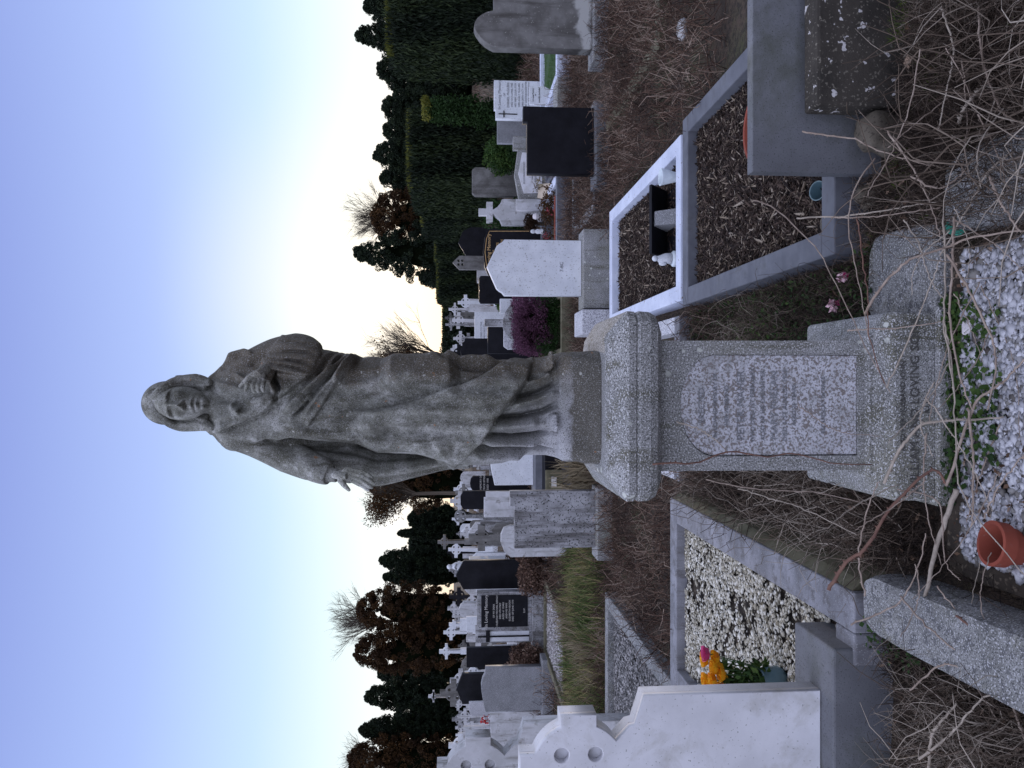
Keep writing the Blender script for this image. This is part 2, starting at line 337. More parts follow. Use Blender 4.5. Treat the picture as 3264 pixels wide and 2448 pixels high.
# ------------------------------------------------------------------ ground
def gh(x, y):
    return .012 * np.sin(x * 3.1 + 1) * np.cos(y * 2.3) + .008 * np.sin(x * 7.7 + y * 5.1) - .012
xs = np.concatenate([-np.geomspace(400, 8, 14), np.linspace(-7.5, 7.5, 121), np.geomspace(8, 400, 14)])
ys = np.concatenate([[-40, -10, -3], np.linspace(0, 15, 121), np.geomspace(15.5, 600, 22)])
XX, YY = np.meshgrid(xs, ys); ZZ = gh(XX, YY); V = np.stack([XX, YY, ZZ], 2).reshape(-1, 3)
nx = len(xs); i, j = np.meshgrid(np.arange(len(ys) - 1), np.arange(nx - 1), indexing='ij'); b0 = (i * nx + j).ravel()
me = npmesh('ground', V, np.stack([b0, b0 + 1, b0 + nx + 1, b0 + nx], 1))
gm, nt, b = newmat('ground'); pos = position(nt)
c = ramp(nt, nz(nt, pos, 1.3, 6, .65), [(.3, (.05, .036, .025)), (.5, (.095, .065, .045)), (.62, (.07, .075, .03)), (.75, (.12, .10, .06))])
c = mix(nt, thr(nt, nz(nt, pos, 30, 5, .7), .45, .6), c, (.03, .022, .016))
nt.links.new(c, b.inputs['Base Color']); b.inputs['Roughness'].default_value = 1
bp = nt.nodes.new('ShaderNodeBump'); bp.inputs['Strength'].default_value = 1; bp.inputs['Distance'].default_value = .03
nt.links.new(nz(nt, pos, 40, 6, .75), bp.inputs['Height']); nt.links.new(bp.outputs[0], b.inputs['Normal'])
tag(link('ground', me, gm), kind='structure')
# ------------------------------------------------------------------ statue and pedestal
YS = 2.53
def loft_sq(prof, cx, cy, ch=.0):
    """square rings (half width, z) with small chamfered corners"""
    R = []
    for h, z in prof:
        c = min(h * .12, ch) if ch else 0
        pts = [(h, -h + c), (h, h - c), (h - c, h), (-h + c, h), (-h, h - c), (-h, -h + c), (-h + c, -h), (h - c, -h)]
        R.append([(cx + p, cy + q, z) for p, q in pts])
    return R
PX = -.066
ped = thing('pedestal', 'lichen-speckled square granite pedestal with a round-topped inscription panel under the statue', 'pedestal', (PX, YS, 0))
MB().loft(loft_sq([(.30, -.05), (.30, .052), (.288, .056)], 0, 0, .01)).build('footing', 'granite', ped, bevel=.004)
MB().loft(loft_sq([(.284, .056), (.284, .178), (.276, .190), (.222, .212), (.222, .226), (.212, .232)], 0, 0, .008)).build('plinth', 'granite', ped, bevel=.003)
px0, pz_b = P(2732, 1452, 2.33); px1, pz_t = P(2168, 1130, 2.33); _, pz_s = P(2277, 1300, 2.33)
px0 -= PX; px1 -= PX
pan = [(px0, pz_b), (px1, pz_b), (px1, pz_s)] + [((px0 + px1) / 2 + (px1 - px0) / 2 * math.cos(t), pz_s + (pz_t - pz_s) * math.sin(t)) for t in np.linspace(.12, math.pi - .12, 15)] + [(px0, pz_s)]
die_out = [(-.20, .232), (.20, .232), (.197, .868), (-.197, .868)]
frontlayer = curve_mesh([die_out, pan[::-1]], .012)
dd = MB().loft([[(-.2, -.188, .232), (.2, -.188, .232), (.2, .2, .232), (-.2, .2, .232)], [(-.197, -.188, .868), (.197, -.188, .868), (.197, .197, .868), (-.197, .197, .868)]])
d_o = dd.build('die', 'granite', ped, bevel=.004)
fl = link('die_face', frontlayer, 'granite', ped, (0, -.2, 0))
ip = link('inscription_panel', curve_mesh([[(x * .985 + .0015, z * .998 + .001) for x, z in pan]], .009, .002), 'panel', ped, (0, -.1965, 0))
pc = (px0 + px1) / 2
rows = [('ERECTED', .026, pz_t - .075), ('IN LOVING MEMORY OF', .018, pz_t - .115), ('HER HUSBAND', .018, pz_t - .150), ('PETER MAHER', .034, pz_t - .200), ('WHO DIED 1ST FEBRUARY', .019, pz_t - .232),
        ('ALSO OF HIS DAUGHTER', .019, pz_t - .264), ('MARY PHELAN', .032, pz_t - .304), ('DIED 31ST AUGUST 1925', .020, pz_t - .334), ('AGED 26 YEARS', .018, pz_t - .362), ('REQUIESCAT IN PACE', .018, pz_t - .455)]
lettering([(t, s, pc, z) for t, s, z in rows], 'letter_grey', ip, -.0005)
lettering([('ALSO HER HUSBAND JOHN', .022, 0, .150), ('WILLIAM AND LOVING SONS', .040, 0, .107), ('R.I.P.', .022, 0, .074)], 'letter_worn', ped, -.285, 'plinth_inscription')
MB().loft(loft_sq([(.197, .868), (.215, .872), (.245, .880), (.268, .896), (.279, .920), (.281, .950), (.278, .9565), (.2745, .9585), (.2745, .9605), (.2795, .963), (.281, .985), (.268, .997), (.215, 1.036), (.20, 1.040)], 0, 0, .03)).build('cap', 'granite', ped, bevel=.002)
# --- figure, sculpted as lofts that are fused into one carved surface
def c1(cx, cy): return 400 + cx / 2.37, 900 + cy / 2.37
def c2(cx, cy): return 1150 + cx / 2.212, 950 + cy / 2.212
def W(X, Y, y=YS): x, z = P(X, Y, y); return x, z
LV = [(640, 1232, 1352), (655, 1212, 1368), (680, 1192, 1386), (700, 1175, 1408), (721, 1153, 1424), (750, 1139, 1434), (800, 1128, 1438), (860, 1122, 1436), (930, 1122, 1432), (1000, 1124, 1430), (1050, 1128, 1430), (1100, 1133, 1432),
      (1150, 1148, 1434), (1200, 1147, 1438), (1245, 1155, 1441), (1290, 1167, 1445), (1400, 1172, 1454), (1470, 1172, 1462), (1557, 1169, 1468), (1620, 1161, 1462), (1674, 1155, 1450), (1738, 1141, 1450), (1785, 1128, 1458), (1830, 1124, 1462)]
DP = [(640, .025), (680, .045), (730, .072), (780, .092), (860, .108), (1000, .12), (1150, .125), (1300, .125), (1500, .12), (1700, .118), (1830, .13)]
def polyd(px, py, pts):
    """signed distance (px) to a polyline; + on the side to the right when walking in X-down/Y space"""
    best = np.full(px.shape, 1e9); sg = np.ones(px.shape); tt = np.zeros(px.shape); L = 0
    seg = [math.dist(pts[k], pts[k + 1]) for k in range(len(pts) - 1)]; tot = sum(seg)
    for k in range(len(pts) - 1):
        ax, ay = pts[k]; bx, by = pts[k + 1]; dx, dy = bx - ax, by - ay; l2 = dx * dx + dy * dy
        t = np.clip(((px - ax) * dx + (py - ay) * dy) / l2, 0, 1); ex, ey = px - ax - t * dx, py - ay - t * dy
        d = np.hypot(ex, ey); m_ = d < best; best = np.where(m_, d, best)
        cr = dx * (py - ay) - dy * (px - ax); sg = np.where(m_, np.where(cr > 0, 1, -1), sg); tt = np.where(m_, (L + t * seg[k]) / tot, tt); L += seg[k]
    return best, sg, tt
def groove(px, py, pts, wd, amp):
    d, s, t = polyd(px, py, pts); env = np.clip(np.minimum(t, 1 - t) * 6 + .15, 0, 1); return amp * env * np.exp(-(d / wd) ** 2)
def edge(px, py, pts, side, amp, decay, soft=4):
    d, s, t = polyd(px, py, pts); sd_ = d * s * side
    env = np.clip(np.minimum(t, 1 - t) * 8 + .2, 0, 1)
    return amp * env * np.where(sd_ > 0, (1 - np.exp(-sd_ / soft)) * np.exp(-sd_ / decay), -.45 * np.exp(sd_ / (soft * 1.8)))
C1 = lambda L: [c1(*p) for p in L]
C2 = lambda L: [c2(*p) for p in L]
FE = [('e', C1([(690, 1130), (900, 1060), (1100, 985), (1230, 880), (1400, 760), (1500, 680), (1600, 560)]), -1, .022, 55),
      ('e', C1([(690, 1040), (860, 1010), (1050, 965), (1150, 900)]), -1, .008, 25),
      ('e', C1([(1430, 1075), (1520, 960), (1600, 830), (1700, 700), (1800, 590)]), -1, .014, 40),
      ('g', C1([(1260, 960), (1400, 830), (1560, 700), (1640, 600)]), 10, .012), ('g', C1([(1330, 1000), (1500, 800), (1640, 680), (1700, 600)]), 7, -.012),
      ('g', C1([(1500, 700), (1600, 640), (1660, 560)]), 5, -.016), ('g', C1([(1620, 770), (1700, 680), (1760, 610)]), 9, .012), ('g', C1([(1400, 1000), (1530, 830), (1660, 700), (1740, 620)]), 8, .008),
      ('g', C1([(1200, 1215), (1300, 1200), (1400, 1215), (1700, 1235), (1896, 1250)]), 9, -.030), ('g', C1([(760, 1180), (1000, 1200), (1200, 1210)]), 12, -.006),
      ('e', C2([(0, 785), (150, 770), (350, 730), (500, 690), (650, 655), (800, 610), (900, 560), (1000, 500), (1060, 470)]), 1, .024, 75),
      ('e', C2([(1200, 470), (1150, 600), (1050, 720), (930, 860), (860, 970), (780, 1040), (720, 1090), (640, 1150), (600, 1200)]), 1, .026, 260),
      ('g', C2([(0, 1065), (150, 1075), (300, 1085), (560, 1135)]), 8, -.03), ('g', C2([(0, 980), (300, 990), (650, 1010)]), 22, .012), ('g', C2([(100, 900), (400, 880), (800, 800)]), 30, -.006),
      ('g', C2([(-150, 900), (100, 690), (350, 690), (600, 640)]), 26, -.006), ('g', C2([(150, 560), (400, 580), (700, 560)]), 55, .022), ('g', C2([(-100, 880), (300, 840), (700, 780), (1000, 700)]), 30, .010),
      ('g', C2([(940, 830), (1100, 822), (1250, 790), (1370, 730)]), 7, -.016), ('g', C2([(930, 890), (1100, 870), (1230, 850)]), 13, .014), ('g', C2([(880, 950), (1050, 962), (1200, 950), (1300, 930)]), 6, -.016),
      ('g', C2([(850, 1000), (1050, 995), (1250, 1000)]), 10, .012), ('g', C2([(810, 1040), (1000, 1035), (1200, 1040), (1380, 1080)]), 7, -.014), ('g', C2([(1030, 760), (1200, 720), (1360, 650)]), 9, .012),
      ('g', C2([(1070, 690), (1220, 660), (1350, 590)]), 6, -.012), ('g', C2([(1120, 620), (1230, 590), (1320, 540)]), 7, .010), ('g', C2([(780, 1080), (1000, 1080), (1150, 1075)]), 8, .012),
      ('g', C2([(500, 500), (700, 530), (900, 540), (1050, 500)]), 8, -.010), ('g', C2([(480, 510), (700, 505), (950, 495)]), 7, .010),
      ('g', C1([(640, 860), (800, 880), (900, 900)]), 9, -.005), ('g', C1([(870, 700), (1000, 760), (1150, 740), (1220, 850)]), 7, .012), ('g', C1([(1180, 730), (1225, 800), (1200, 900)]), 5, -.014),
      ('g', C1([(760, 640), (900, 600), (1030, 620)]), 8, -.010), ('g', C1([(760, 600), (900, 560), (1020, 580)]), 9, .010), ('g', C1([(700, 760), (850, 790), (1000, 820)]), 9, .006),
      ('g', C1([(880, 890), (900, 940), (960, 960)]), 11, .016), ('g', C1([(1000, 900), (1100, 880), (1180, 830)]), 9, .007), ('g', C1([(1280, 1080), (1500, 1120), (1800, 1130)]), 16, .008), ('g', C1([(700, 1100), (850, 1150), (1100, 1190)]), 25, .006)]
def body_loft():
    LX = np.array([l[0] for l in LV]); XR = np.array([l[1] for l in LV]); XL = np.array([l[2] for l in LV])
    lev = np.linspace(640, 1830, 330); NT = 260; th = np.linspace(0, 2 * np.pi, NT, endpoint=False)
    yr = np.interp(lev, LX, XR); yl = np.interp(lev, LX, XL); dd_ = np.interp(lev, [d[0] for d in DP], [d[1] for d in DP])
    V = np.zeros((len(lev), NT, 3))
    for k, X in enumerate(lev):
        xr, z = P(X, yr[k], YS); xl, _ = P(X, yl[k], YS); xc = (xr + xl) / 2; hw = (xr - xl) / 2
        c_, s_ = np.cos(th), np.sin(th); e = .86
        ux = np.sign(c_) * np.abs(c_) ** e; uy = np.sign(s_) * np.abs(s_) ** e
        x = xc + hw * ux; y = YS - dd_[k] * uy                     # sin>0 faces the camera
        V[k, :, 0] = x; V[k, :, 1] = y; V[k, :, 2] = z
    # pixel coordinates of every vertex, as seen on the plane of the figure
    px = np.repeat(lev[:, None], NT, 1); py = (yr[:, None] + yl[:, None]) / 2 - (yr - yl)[:, None] * -.5 * np.cos(th)[None, :]
    py = (yr + yl)[:, None] / 2 - (yl - yr)[:, None] / 2 * np.sign(np.cos(th)) * np.abs(np.cos(th)) ** .86
    D = np.zeros_like(px)
    for f in FE:
        D += groove(px, py, f[1], f[2] * 1.0, f[3] * (3.8 if f[3] < 0 else 2.6)) if f[0] == 'g' else edge(px, py, f[1], f[2], f[3] * 1.7, f[4], 3)
    front = np.clip(np.sin(th) * 2.2 + .35, 0, 1)[None, :]
    D *= front
    D += (1 - front) * .008 * np.sin(th * 9 + 1)[None, :] * np.clip((px - 760) / 300, 0, 1)
    D += front * .004 * np.sin(py * .16 + .8 * np.sin(px * .011)) * np.clip((px - 950) / 300, 0, 1) + .0012 * np.sin(px * .11) * np.sin(py * .13)
    nrm = np.stack([np.cos(th) * .6, -np.sin(th)], 1); nrm /= np.linalg.norm(nrm, axis=1)[:, None]
    V[:, :, 0] += D * nrm[None, :, 0]; V[:, :, 1] += D * nrm[None, :, 1]
    return V
def wp(c, cx, cy, y): X, Y = c(cx, cy); x, z = P(X, Y, y); return (x, y, z)
def fold_tube(mb, pts, rad, n=28, folds=(), twist=0):
    """fat tube whose radius is modulated round the section: folds = [(count, amp, phase)]"""
    P_ = [Vector(p) for p in pts]; N = 40; out = []; R2 = []
    for k in range(N + 1):                                       # Catmull-Rom resample
        t = k / N * (len(P_) - 1); i = min(int(t), len(P_) - 2); u = t - i
        p0, p1, p2, p3 = P_[max(i - 1, 0)], P_[i], P_[i + 1], P_[min(i + 2, len(P_) - 1)]
        out.append(.5 * ((2 * p1) + (p2 - p0) * u + (2 * p0 - 5 * p1 + 4 * p2 - p3) * u * u + (3 * p1 - p0 - 3 * p2 + p3) * u ** 3))
        r0, r1 = rad[i], rad[i + 1]; R2.append((r0[0] * (1 - u) + r1[0] * u, r0[1] * (1 - u) + r1[1] * u))
    rings = []
    for k, p in enumerate(out):
        d = (out[min(k + 1, N)] - out[max(k - 1, 0)]).normalized(); u = d.cross(Vector((0, 1, 0))).normalized(); w_ = u.cross(d)
        ring = []
        for j in range(n * 2):
            a = 2 * math.pi * j / (n * 2); f = 1 + sum(am * math.sin(c * a + ph + tw * k / N) for c, am, ph, tw in folds)
            ring.append(p + u * math.cos(a) * R2[k][0] * f + w_ * math.sin(a) * R2[k][1] * f)
        rings.append(ring)
    return mb.loft(rings)
V = body_loft(); figure = MB()
figure.loft([[tuple(p) for p in r] for r in V])
figure.loft([[wp(c1, 1150, 1215 - 10, 2.55), wp(c1, 1150, 1300, 2.55), wp(c1, 1150, 1300, 2.60), wp(c1, 1150, 1205, 2.60)], [wp(c2, 300, 1060, 2.55), wp(c2, 300, 1200, 2.55), wp(c2, 300, 1200, 2.60), wp(c2, 300, 1060, 2.60)], [wp(c2, 600, 1060, 2.55), wp(c2, 600, 1170, 2.55), wp(c2, 600, 1170, 2.60), wp(c2, 600, 1060, 2.60)]])
figure.ball(wp(c1, 835, 1150, 2.53), (.053, .070, .053), 12); figure.ball(wp(c1, 840, 695, 2.54), (.048, .066, .048), 12)
# viewer-left arm: shoulder, elbow, sleeve to wrist; cuff rings
fold_tube(figure, [wp(c1, 850, 1165, 2.53), wp(c1, 1000, 1210, 2.53), wp(c1, 1240, 1315, 2.52), wp(c1, 1400, 1385, 2.47), wp(c1, 1500, 1415, 2.42)],
          [(.048, .07), (.050, .07), (.054, .062), (.046, .050), (.034, .036)], folds=[(3, .04, .4, 2), (5, .03, 1, 3)])
fold_tube(figure, [wp(c1, 1380, 1375, 2.45), wp(c1, 1470, 1425, 2.42), wp(c1, 1540, 1450, 2.41)], [(.044, .044), (.037, .037), (.034, .034)], folds=[(4, .05, 0, 4)])
for q, rr in ((1500, .040), (1545, .037), (1440, .043)):
    pts = [wp(c1, q + 34 * math.cos(t) * .4, 1438 + (q - 1500) * .3 + 60 * math.sin(t) * .8, 2.42 - .026 * math.cos(t * 1)) for t in np.linspace(-1.4, 1.4, 9)]
    figure.tube(pts, .006, 8)
fold_tube(figure, [wp(c1, 1540, 1450, 2.41), wp(c1, 1600, 1462, 2.40)], [(.023, .022), (.020, .018)])
# hanging drape behind the hand, falling from the forearm
fold_tube(figure, [wp(c1, 1330, 1330, 2.53), wp(c2, -60, 1170, 2.54), wp(c2, 120, 1210, 2.54), wp(c2, 350, 1185, 2.54), wp(c2, 600, 1150, 2.54), wp(c2, 770, 1165, 2.53)],
          [(.05, .07), (.050, .07), (.047, .06), (.036, .055), (.026, .045), (.016, .025)], folds=[(4, .12, .6, 1), (7, .06, 2, -1)])
fold_tube(figure, [wp(c2, 550, 1080, 2.50), wp(c2, 800, 1090, 2.50), wp(c2, 1000, 1085, 2.50), wp(c2, 1130, 1078, 2.51)], [(.03, .05), (.036, .05), (.032, .045), (.012, .02)], folds=[(4, .12, 1.6, 1)])
# viewer-right arm: upper arm, elbow, broad sleeve across the waist with its open cuff
fold_tube(figure, [wp(c1, 850, 690, 2.54), wp(c1, 950, 625, 2.53), wp(c1, 1130, 540, 2.52), wp(c1, 1300, 500, 2.49), wp(c1, 1400, 495, 2.46)],
          [(.042, .06), (.046, .068), (.047, .066), (.046, .06), (.032, .05)], folds=[(4, .05, 0, 2)])
def sleeve():
    """box-like sleeve traced as a thick slab with parallel folds"""
    top = C1([(1180, 395), (1130, 450), (1060, 550), (1030, 590), (1015, 640)]); bot = C1([(1420, 415), (1470, 470), (1485, 540), (1440, 640), (1385, 700)])
    R = []
    NU, NV = 110, 36
    tp = np.array(top); bt = np.array(bot); ti = np.linspace(0, 1, len(tp))
    for a in range(NU + 1):
        u = a / NU; t0 = [np.interp(u, ti, tp[:, q]) for q in (0, 1)]; t1 = [np.interp(u, ti, bt[:, q]) for q in (0, 1)]
        yc = 2.47 - .075 * u; ring = []
        for j in range(NV * 2):
            an = 2 * math.pi * j / (NV * 2); s = (1 - math.cos(an)) / 2; X = t0[0] + (t1[0] - t0[0]) * s; Y = t0[1] + (t1[1] - t0[1]) * s
            dep = .050 * abs(math.sin(an)) ** .7 * (1 if math.sin(an) > 0 else -1) * (1 - .35 * abs(u - .5)) * (.35 + .65 * min(1, u * 5))
            y = yc - dep - (.004 - .028 * sum(math.exp(-((u + .03 * math.sin(s * 4) - u0) / .038) ** 2) for u0 in (.24, .46, .68, .86)) + .003 * math.sin(u * 31 + s * 3)) * (1 if math.sin(an) > 0 else 0) * math.sin(min(math.pi, s * math.pi * 1.1)); x, z = P(X, Y, y); ring.append((x, y, z))
        R.append(ring)
    return R
figure.loft(sleeve())
fold_tube(figure, [wp(c1, 1160, 690, 2.41), wp(c1, 1280, 700, 2.41), wp(c1, 1375, 705, 2.41)], [(.010, .03), (.011, .03), (.010, .028)])
fold_tube(figure, [wp(c1, 1090, 600, 2.42), wp(c1, 1070, 680, 2.385), wp(c1, 1040, 740, 2.37)], [(.026, .026), (.022, .020), (.02, .017)])
# mantle rolls over the viewer-right shoulder and waist
for L_, r_ in (([(1500, 545), (1440, 640), (1330, 790), (1230, 890)], .017), ([(1600, 575), (1500, 720), (1380, 850), (1250, 1000)], .012), ([(1690, 570), (1600, 690), (1480, 850)], .013), ([(1750, 590), (1690, 680), (1590, 800)], .012)):
    figure.tube([wp(c1, a_, b_, 2.53 - .115 * math.sin(min(1, k / 2.2) * 1.5)) for k, (a_, b_) in enumerate(L_)], [r_ * .9] + [r_] * (len(L_) - 2) + [r_ * .4], 10)
# neck and head
HX, HZ = P(*c1(430, 915), YS)
def W1(cx, cy, y): return wp(c1, cx, cy, y)
figure.tube([W1(780, 890, 2.52), W1(690, 895, 2.50), W1(610, 900, 2.485), W1(500, 905, 2.49)], [(.075, .06), (.044, .042), (.038, .038), (.040, .045)], 20)
def zoom3(cx, cy): return 440 + cx / 7.54, 1180 + cy / 7.54
def head():
    """face oval with brow, eye sockets, nose, lips and forked beard pushed in and out of the front"""
    cx_, cz_ = P(*zoom3(1080, 800), 2.45); ax, az = .052, .083; ay = .078; yc = 2.465; cz_ += .004; rows_ = []
    NP, NT = 110, 150
    feats = []   # (X,Y in zoom3 px, sx, sy in px along X / along Y, amp)
    def ft(X, Y, sX, sY, am): feats.append((X, Y, sX, sY, am))
    ft(860, 640, 45, 170, .008); ft(880, 1010, 45, 170, .008)           # brows
    ft(915, 620, 50, 95, -.016); ft(950, 1010, 50, 85, -.016)           # eye sockets
    ft(925, 625, 24, 55, .010); ft(965, 1010, 24, 50, .010)             # eyeballs
    ft(1000, 815, 130, 36, .012); ft(1130, 825, 85, 46, .020); ft(1200, 830, 45, 62, .018)   # nose bridge, tip, wings
    ft(1215, 745, 28, 30, .008); ft(1230, 925, 28, 30, .008); ft(1275, 835, 22, 60, -.010)
    ft(1100, 560, 100, 90, .007); ft(1120, 1030, 100, 80, .007)         # cheeks
    ft(1390, 820, 24, 120, .009); ft(1440, 820, 16, 110, -.010); ft(1490, 820, 26, 80, .009) # moustache, mouth, lower lip
    ft(1545, 820, 24, 70, -.006); ft(1650, 740, 80, 65, .014); ft(1650, 900, 80, 60, .014); ft(1680, 820, 70, 18, -.008)
    ft(700, 800, 120, 300, .004)
    for i_ in range(NP + 1):
        ph = math.pi * (i_ + .01) / (NP + .02) - math.pi / 2; ring = []
        for j_ in range(NT):
            t = 2 * math.pi * j_ / NT; zz = math.sin(ph); cc = math.cos(ph)
            wx = ax * (1 - .22 * max(0, -zz) ** 1.5); x = cx_ + wx * cc * math.cos(t); z = cz_ + az * zz; y = yc - ay * .80 * cc * math.sin(t)
            ring.append([x, y, z, cc * math.sin(t)])
        rows_.append(ring)
    A = np.array(rows_); sc = 7.54 * F / 2.5
    X = 1080 - (A[:, :, 2] - cz_) * sc; Y = 800 - (A[:, :, 0] - cx_) * sc; D = np.zeros_like(X)
    for f in feats: D += f[4] * np.exp(-((X - f[0]) / f[2]) ** 2 - ((Y - f[1]) / f[3]) ** 2)
    D *= 1.3 * np.clip(A[:, :, 3] * 2, 0, 1); A[:, :, 1] -= D
    return [[tuple(p[:3]) for p in r] for r in A]
def fuse(mb, voxel, name, smooth=2):
    me = mb.mesh(name); ob = bpy.data.objects.new('tmp', me); COL.objects.link(ob)
    r = ob.modifiers.new('r', 'REMESH'); r.mode = 'VOXEL'; r.voxel_size = voxel; r.use_smooth_shade = True
    if smooth and name != 'figure': s = ob.modifiers.new('s', 'SMOOTH'); s.iterations = smooth; s.factor = .35
    dg = bpy.context.evaluated_depsgraph_get(); out = bpy.data.meshes.new_from_object(ob.evaluated_get(dg))
    bpy.data.objects.remove(ob); bpy.data.meshes.remove(me); out.name = name; out.materials.clear(); return out
# feet under the tunic hem
def foot(mb, cx, cy, y, s=1, turn=0):
    x, z = P(*c2(cx, cy), y); a = math.sin(turn)
    mb.tube([(x - a * .05, y + .06, z + .012), (x, y, z + .006), (x + a * .035, y - .035, z - .004)], [(.024, .022), (.027, .018), (.026, .011)], 14)
    for k in range(5):
        o = (k - 2) * .0105; mb.tube([(x + o + a * .03, y - .025, z - .004), (x + o + a * .05, y - .052 + abs(k - 1) * .005, z - .006), (x + o + a * .055, y - .062 + abs(k - 1) * .006, z - .011)], [.0065, .0062, .004], 8)
statue = thing('statue', 'weathered stone statue of a long-haired robed man, hand on chest, on the pedestal', 'statue', (0, 0, 0))
figh = MB(); figh.loft(head())
feet = [MB(), MB()]; foot(feet[0], 1345, 860, 2.425, 1, -.15); foot(feet[1], 1315, 490, 2.45, 1, .5)
figure.v += []; n0 = len(figure.v)
fo = link('figure', fuse(figure, .0031, 'figure', 0), 'statue', statue)
link('face', fuse(figh, .0022, 'face', 0), 'statue_mid', statue)
for f_ in feet: link('foot', fuse(f_, .0024, 'foot', 1), 'statue', statue)
# hair: cap over the skull, long locks framing the face, parting lines
hair = MB()
x_, z_ = P(*zoom3(640, 790), YS)
hair.ball((x_, 2.535, z_ - .004), (.069, .088, .070), 20)
def Z3(X, Y, y): y -= .015; x, z = P(*zoom3(X, Y), y); return (x, y, z)
def lock(pts, rad): fold_tube(hair, [Z3(*p) for p in pts], rad, n=12, folds=[(5, .09, 0, 3), (3, .07, 1, -4)])
lock([(330, 800, 2.50), (430, 650, 2.475), (560, 520, 2.465), (720, 400, 2.48), (900, 320, 2.50), (1150, 270, 2.51), (1400, 250, 2.50), (1600, 270, 2.49), (1750, 300, 2.48)],
     [(.012, .014), (.017, .016), (.018, .017), (.018, .020), (.020, .026), (.021, .028), (.021, .026), (.016, .02), (.009, .01)])
lock([(330, 860, 2.50), (430, 980, 2.475), (560, 1090, 2.465), (700, 1190, 2.48), (850, 1260, 2.50), (1050, 1310, 2.51), (1300, 1310, 2.51), (1480, 1300, 2.50), (1650, 1330, 2.49), (1820, 1400, 2.48)],
     [(.012, .014), (.017, .016), (.018, .017), (.018, .020), (.020, .026), (.021, .028), (.020, .026), (.020, .024), (.017, .02), (.008, .01)])
lock([(900, 380, 2.53), (1200, 360, 2.53), (1500, 380, 2.52), (1750, 430, 2.50)], [(.03, .04), (.03, .04), (.028, .035), (.02, .03)])
lock([(900, 1220, 2.53), (1200, 1200, 2.53), (1500, 1190, 2.52), (1750, 1250, 2.50)], [(.03, .04), (.03, .04), (.028, .035), (.02, .03)])
lock([(500, 800, 2.60), (900, 800, 2.62), (1300, 800, 2.61), (1700, 800, 2.58)], [(.05, .03), (.062, .035), (.06, .035), (.04, .03)])
link('hair', fuse(hair, .0028, 'hair', 1), 'statue', statue)
# hands
def hand(pw, mat_, wrist, palm, fingers, thumb, prad=(.021, .011), fr=.0062):
    h = MB(); h.tube([wrist, tuple((Vector(wrist) + Vector(palm)) / 2), palm], [(.016, .013), prad, prad], 14); h.ball(palm, (prad[0] * .9, .012, prad[0] * .9), 8)
    for f in fingers: h.tube(f, [fr * 1.2, fr * 1.15, fr, fr * .75][:len(f)], 10); h.ball(f[-1], fr * .62, 5)
    h.tube(thumb, [fr * 1.5, fr * 1.25, fr * .8], 10); h.ball(thumb[-1], fr * .8, 5)
    return link('hand', fuse(h, .0019, 'hand', 1), mat_, statue)
H = lambda a, b_, y: wp(c1, a, b_, y)
hand(1, 'statue_pale', H(1570, 1452, 2.40), H(1690, 1455, 2.385),
     [[H(1720, 1420, 2.385), H(1790, 1430, 2.372), H(1835, 1455, 2.365), H(1868, 1478, 2.366)], [H(1725, 1443, 2.38), H(1795, 1465, 2.365), H(1845, 1495, 2.36), H(1878, 1520, 2.362)],
      [H(1720, 1470, 2.38), H(1785, 1498, 2.363), H(1828, 1528, 2.36), H(1862, 1552, 2.362)], [H(1712, 1495, 2.38), H(1768, 1525, 2.366), H(1805, 1548, 2.362), H(1835, 1570, 2.364)]],
     [H(1620, 1490, 2.385), H(1655, 1535, 2.37), H(1688, 1568, 2.365)], prad=(.029, .012), fr=.0068)
c4 = lambda X, Y, y: wp(lambda a, b_: (700 + a / 5.53, 1020 + b_ / 5.53), X, Y, y)
hand(1, 'statue_mid', c4(850, 830, 2.365), c4(700, 980, 2.35),
     [[c4(600, 1040, 2.345), c4(480, 1120, 2.335), c4(465, 1190, 2.34), c4(455, 1250, 2.345)], [c4(650, 1060, 2.342), c4(580, 1150, 2.332), c4(590, 1220, 2.336), c4(610, 1275, 2.345)],
      [c4(720, 1060, 2.342), c4(670, 1150, 2.332), c4(672, 1220, 2.336), c4(690, 1272, 2.345)], [c4(790, 1050, 2.345), c4(760, 1140, 2.335), c4(762, 1210, 2.338), c4(772, 1262, 2.345)]],
     [c4(640, 930, 2.355), c4(500, 1020, 2.36), c4(360, 1165, 2.372)], prad=(.022, .012))
# carved rock under the feet
rb = MB(); rr = []
for k, (X, f) in enumerate([(1925, 1.0), (1900, 1.005), (1860, .995), (1815, .98), (1790, .95), (1776, .86), (1768, .6)]):
    xr, z = P(X, 1119, 2.45); xl, _ = P(X, 1478, 2.45); xc = (xr + xl) / 2; hw = (xr - xl) / 2 * f; ring = []
    for j in range(48):
        t = 2 * math.pi * j / 48; c_, s_ = math.cos(t), math.sin(t); e = .32; n_ = 1 + (.03 * math.sin(5 * t + k) + .022 * math.sin(11 * t + k * 2)) * min(1, k / 2)
        ring.append((xc + hw * abs(c_) ** e * (1 if c_ > 0 else -1) * n_, 2.535 - .150 * f * abs(s_) ** e * (1 if s_ > 0 else -1) * n_, max(z, 1.036) if k else 1.036))
    rr.append(ring)
rb.loft(rr)
link('rock_base', fuse(rb, .006, 'rock_base', 3), 'statue', statue)
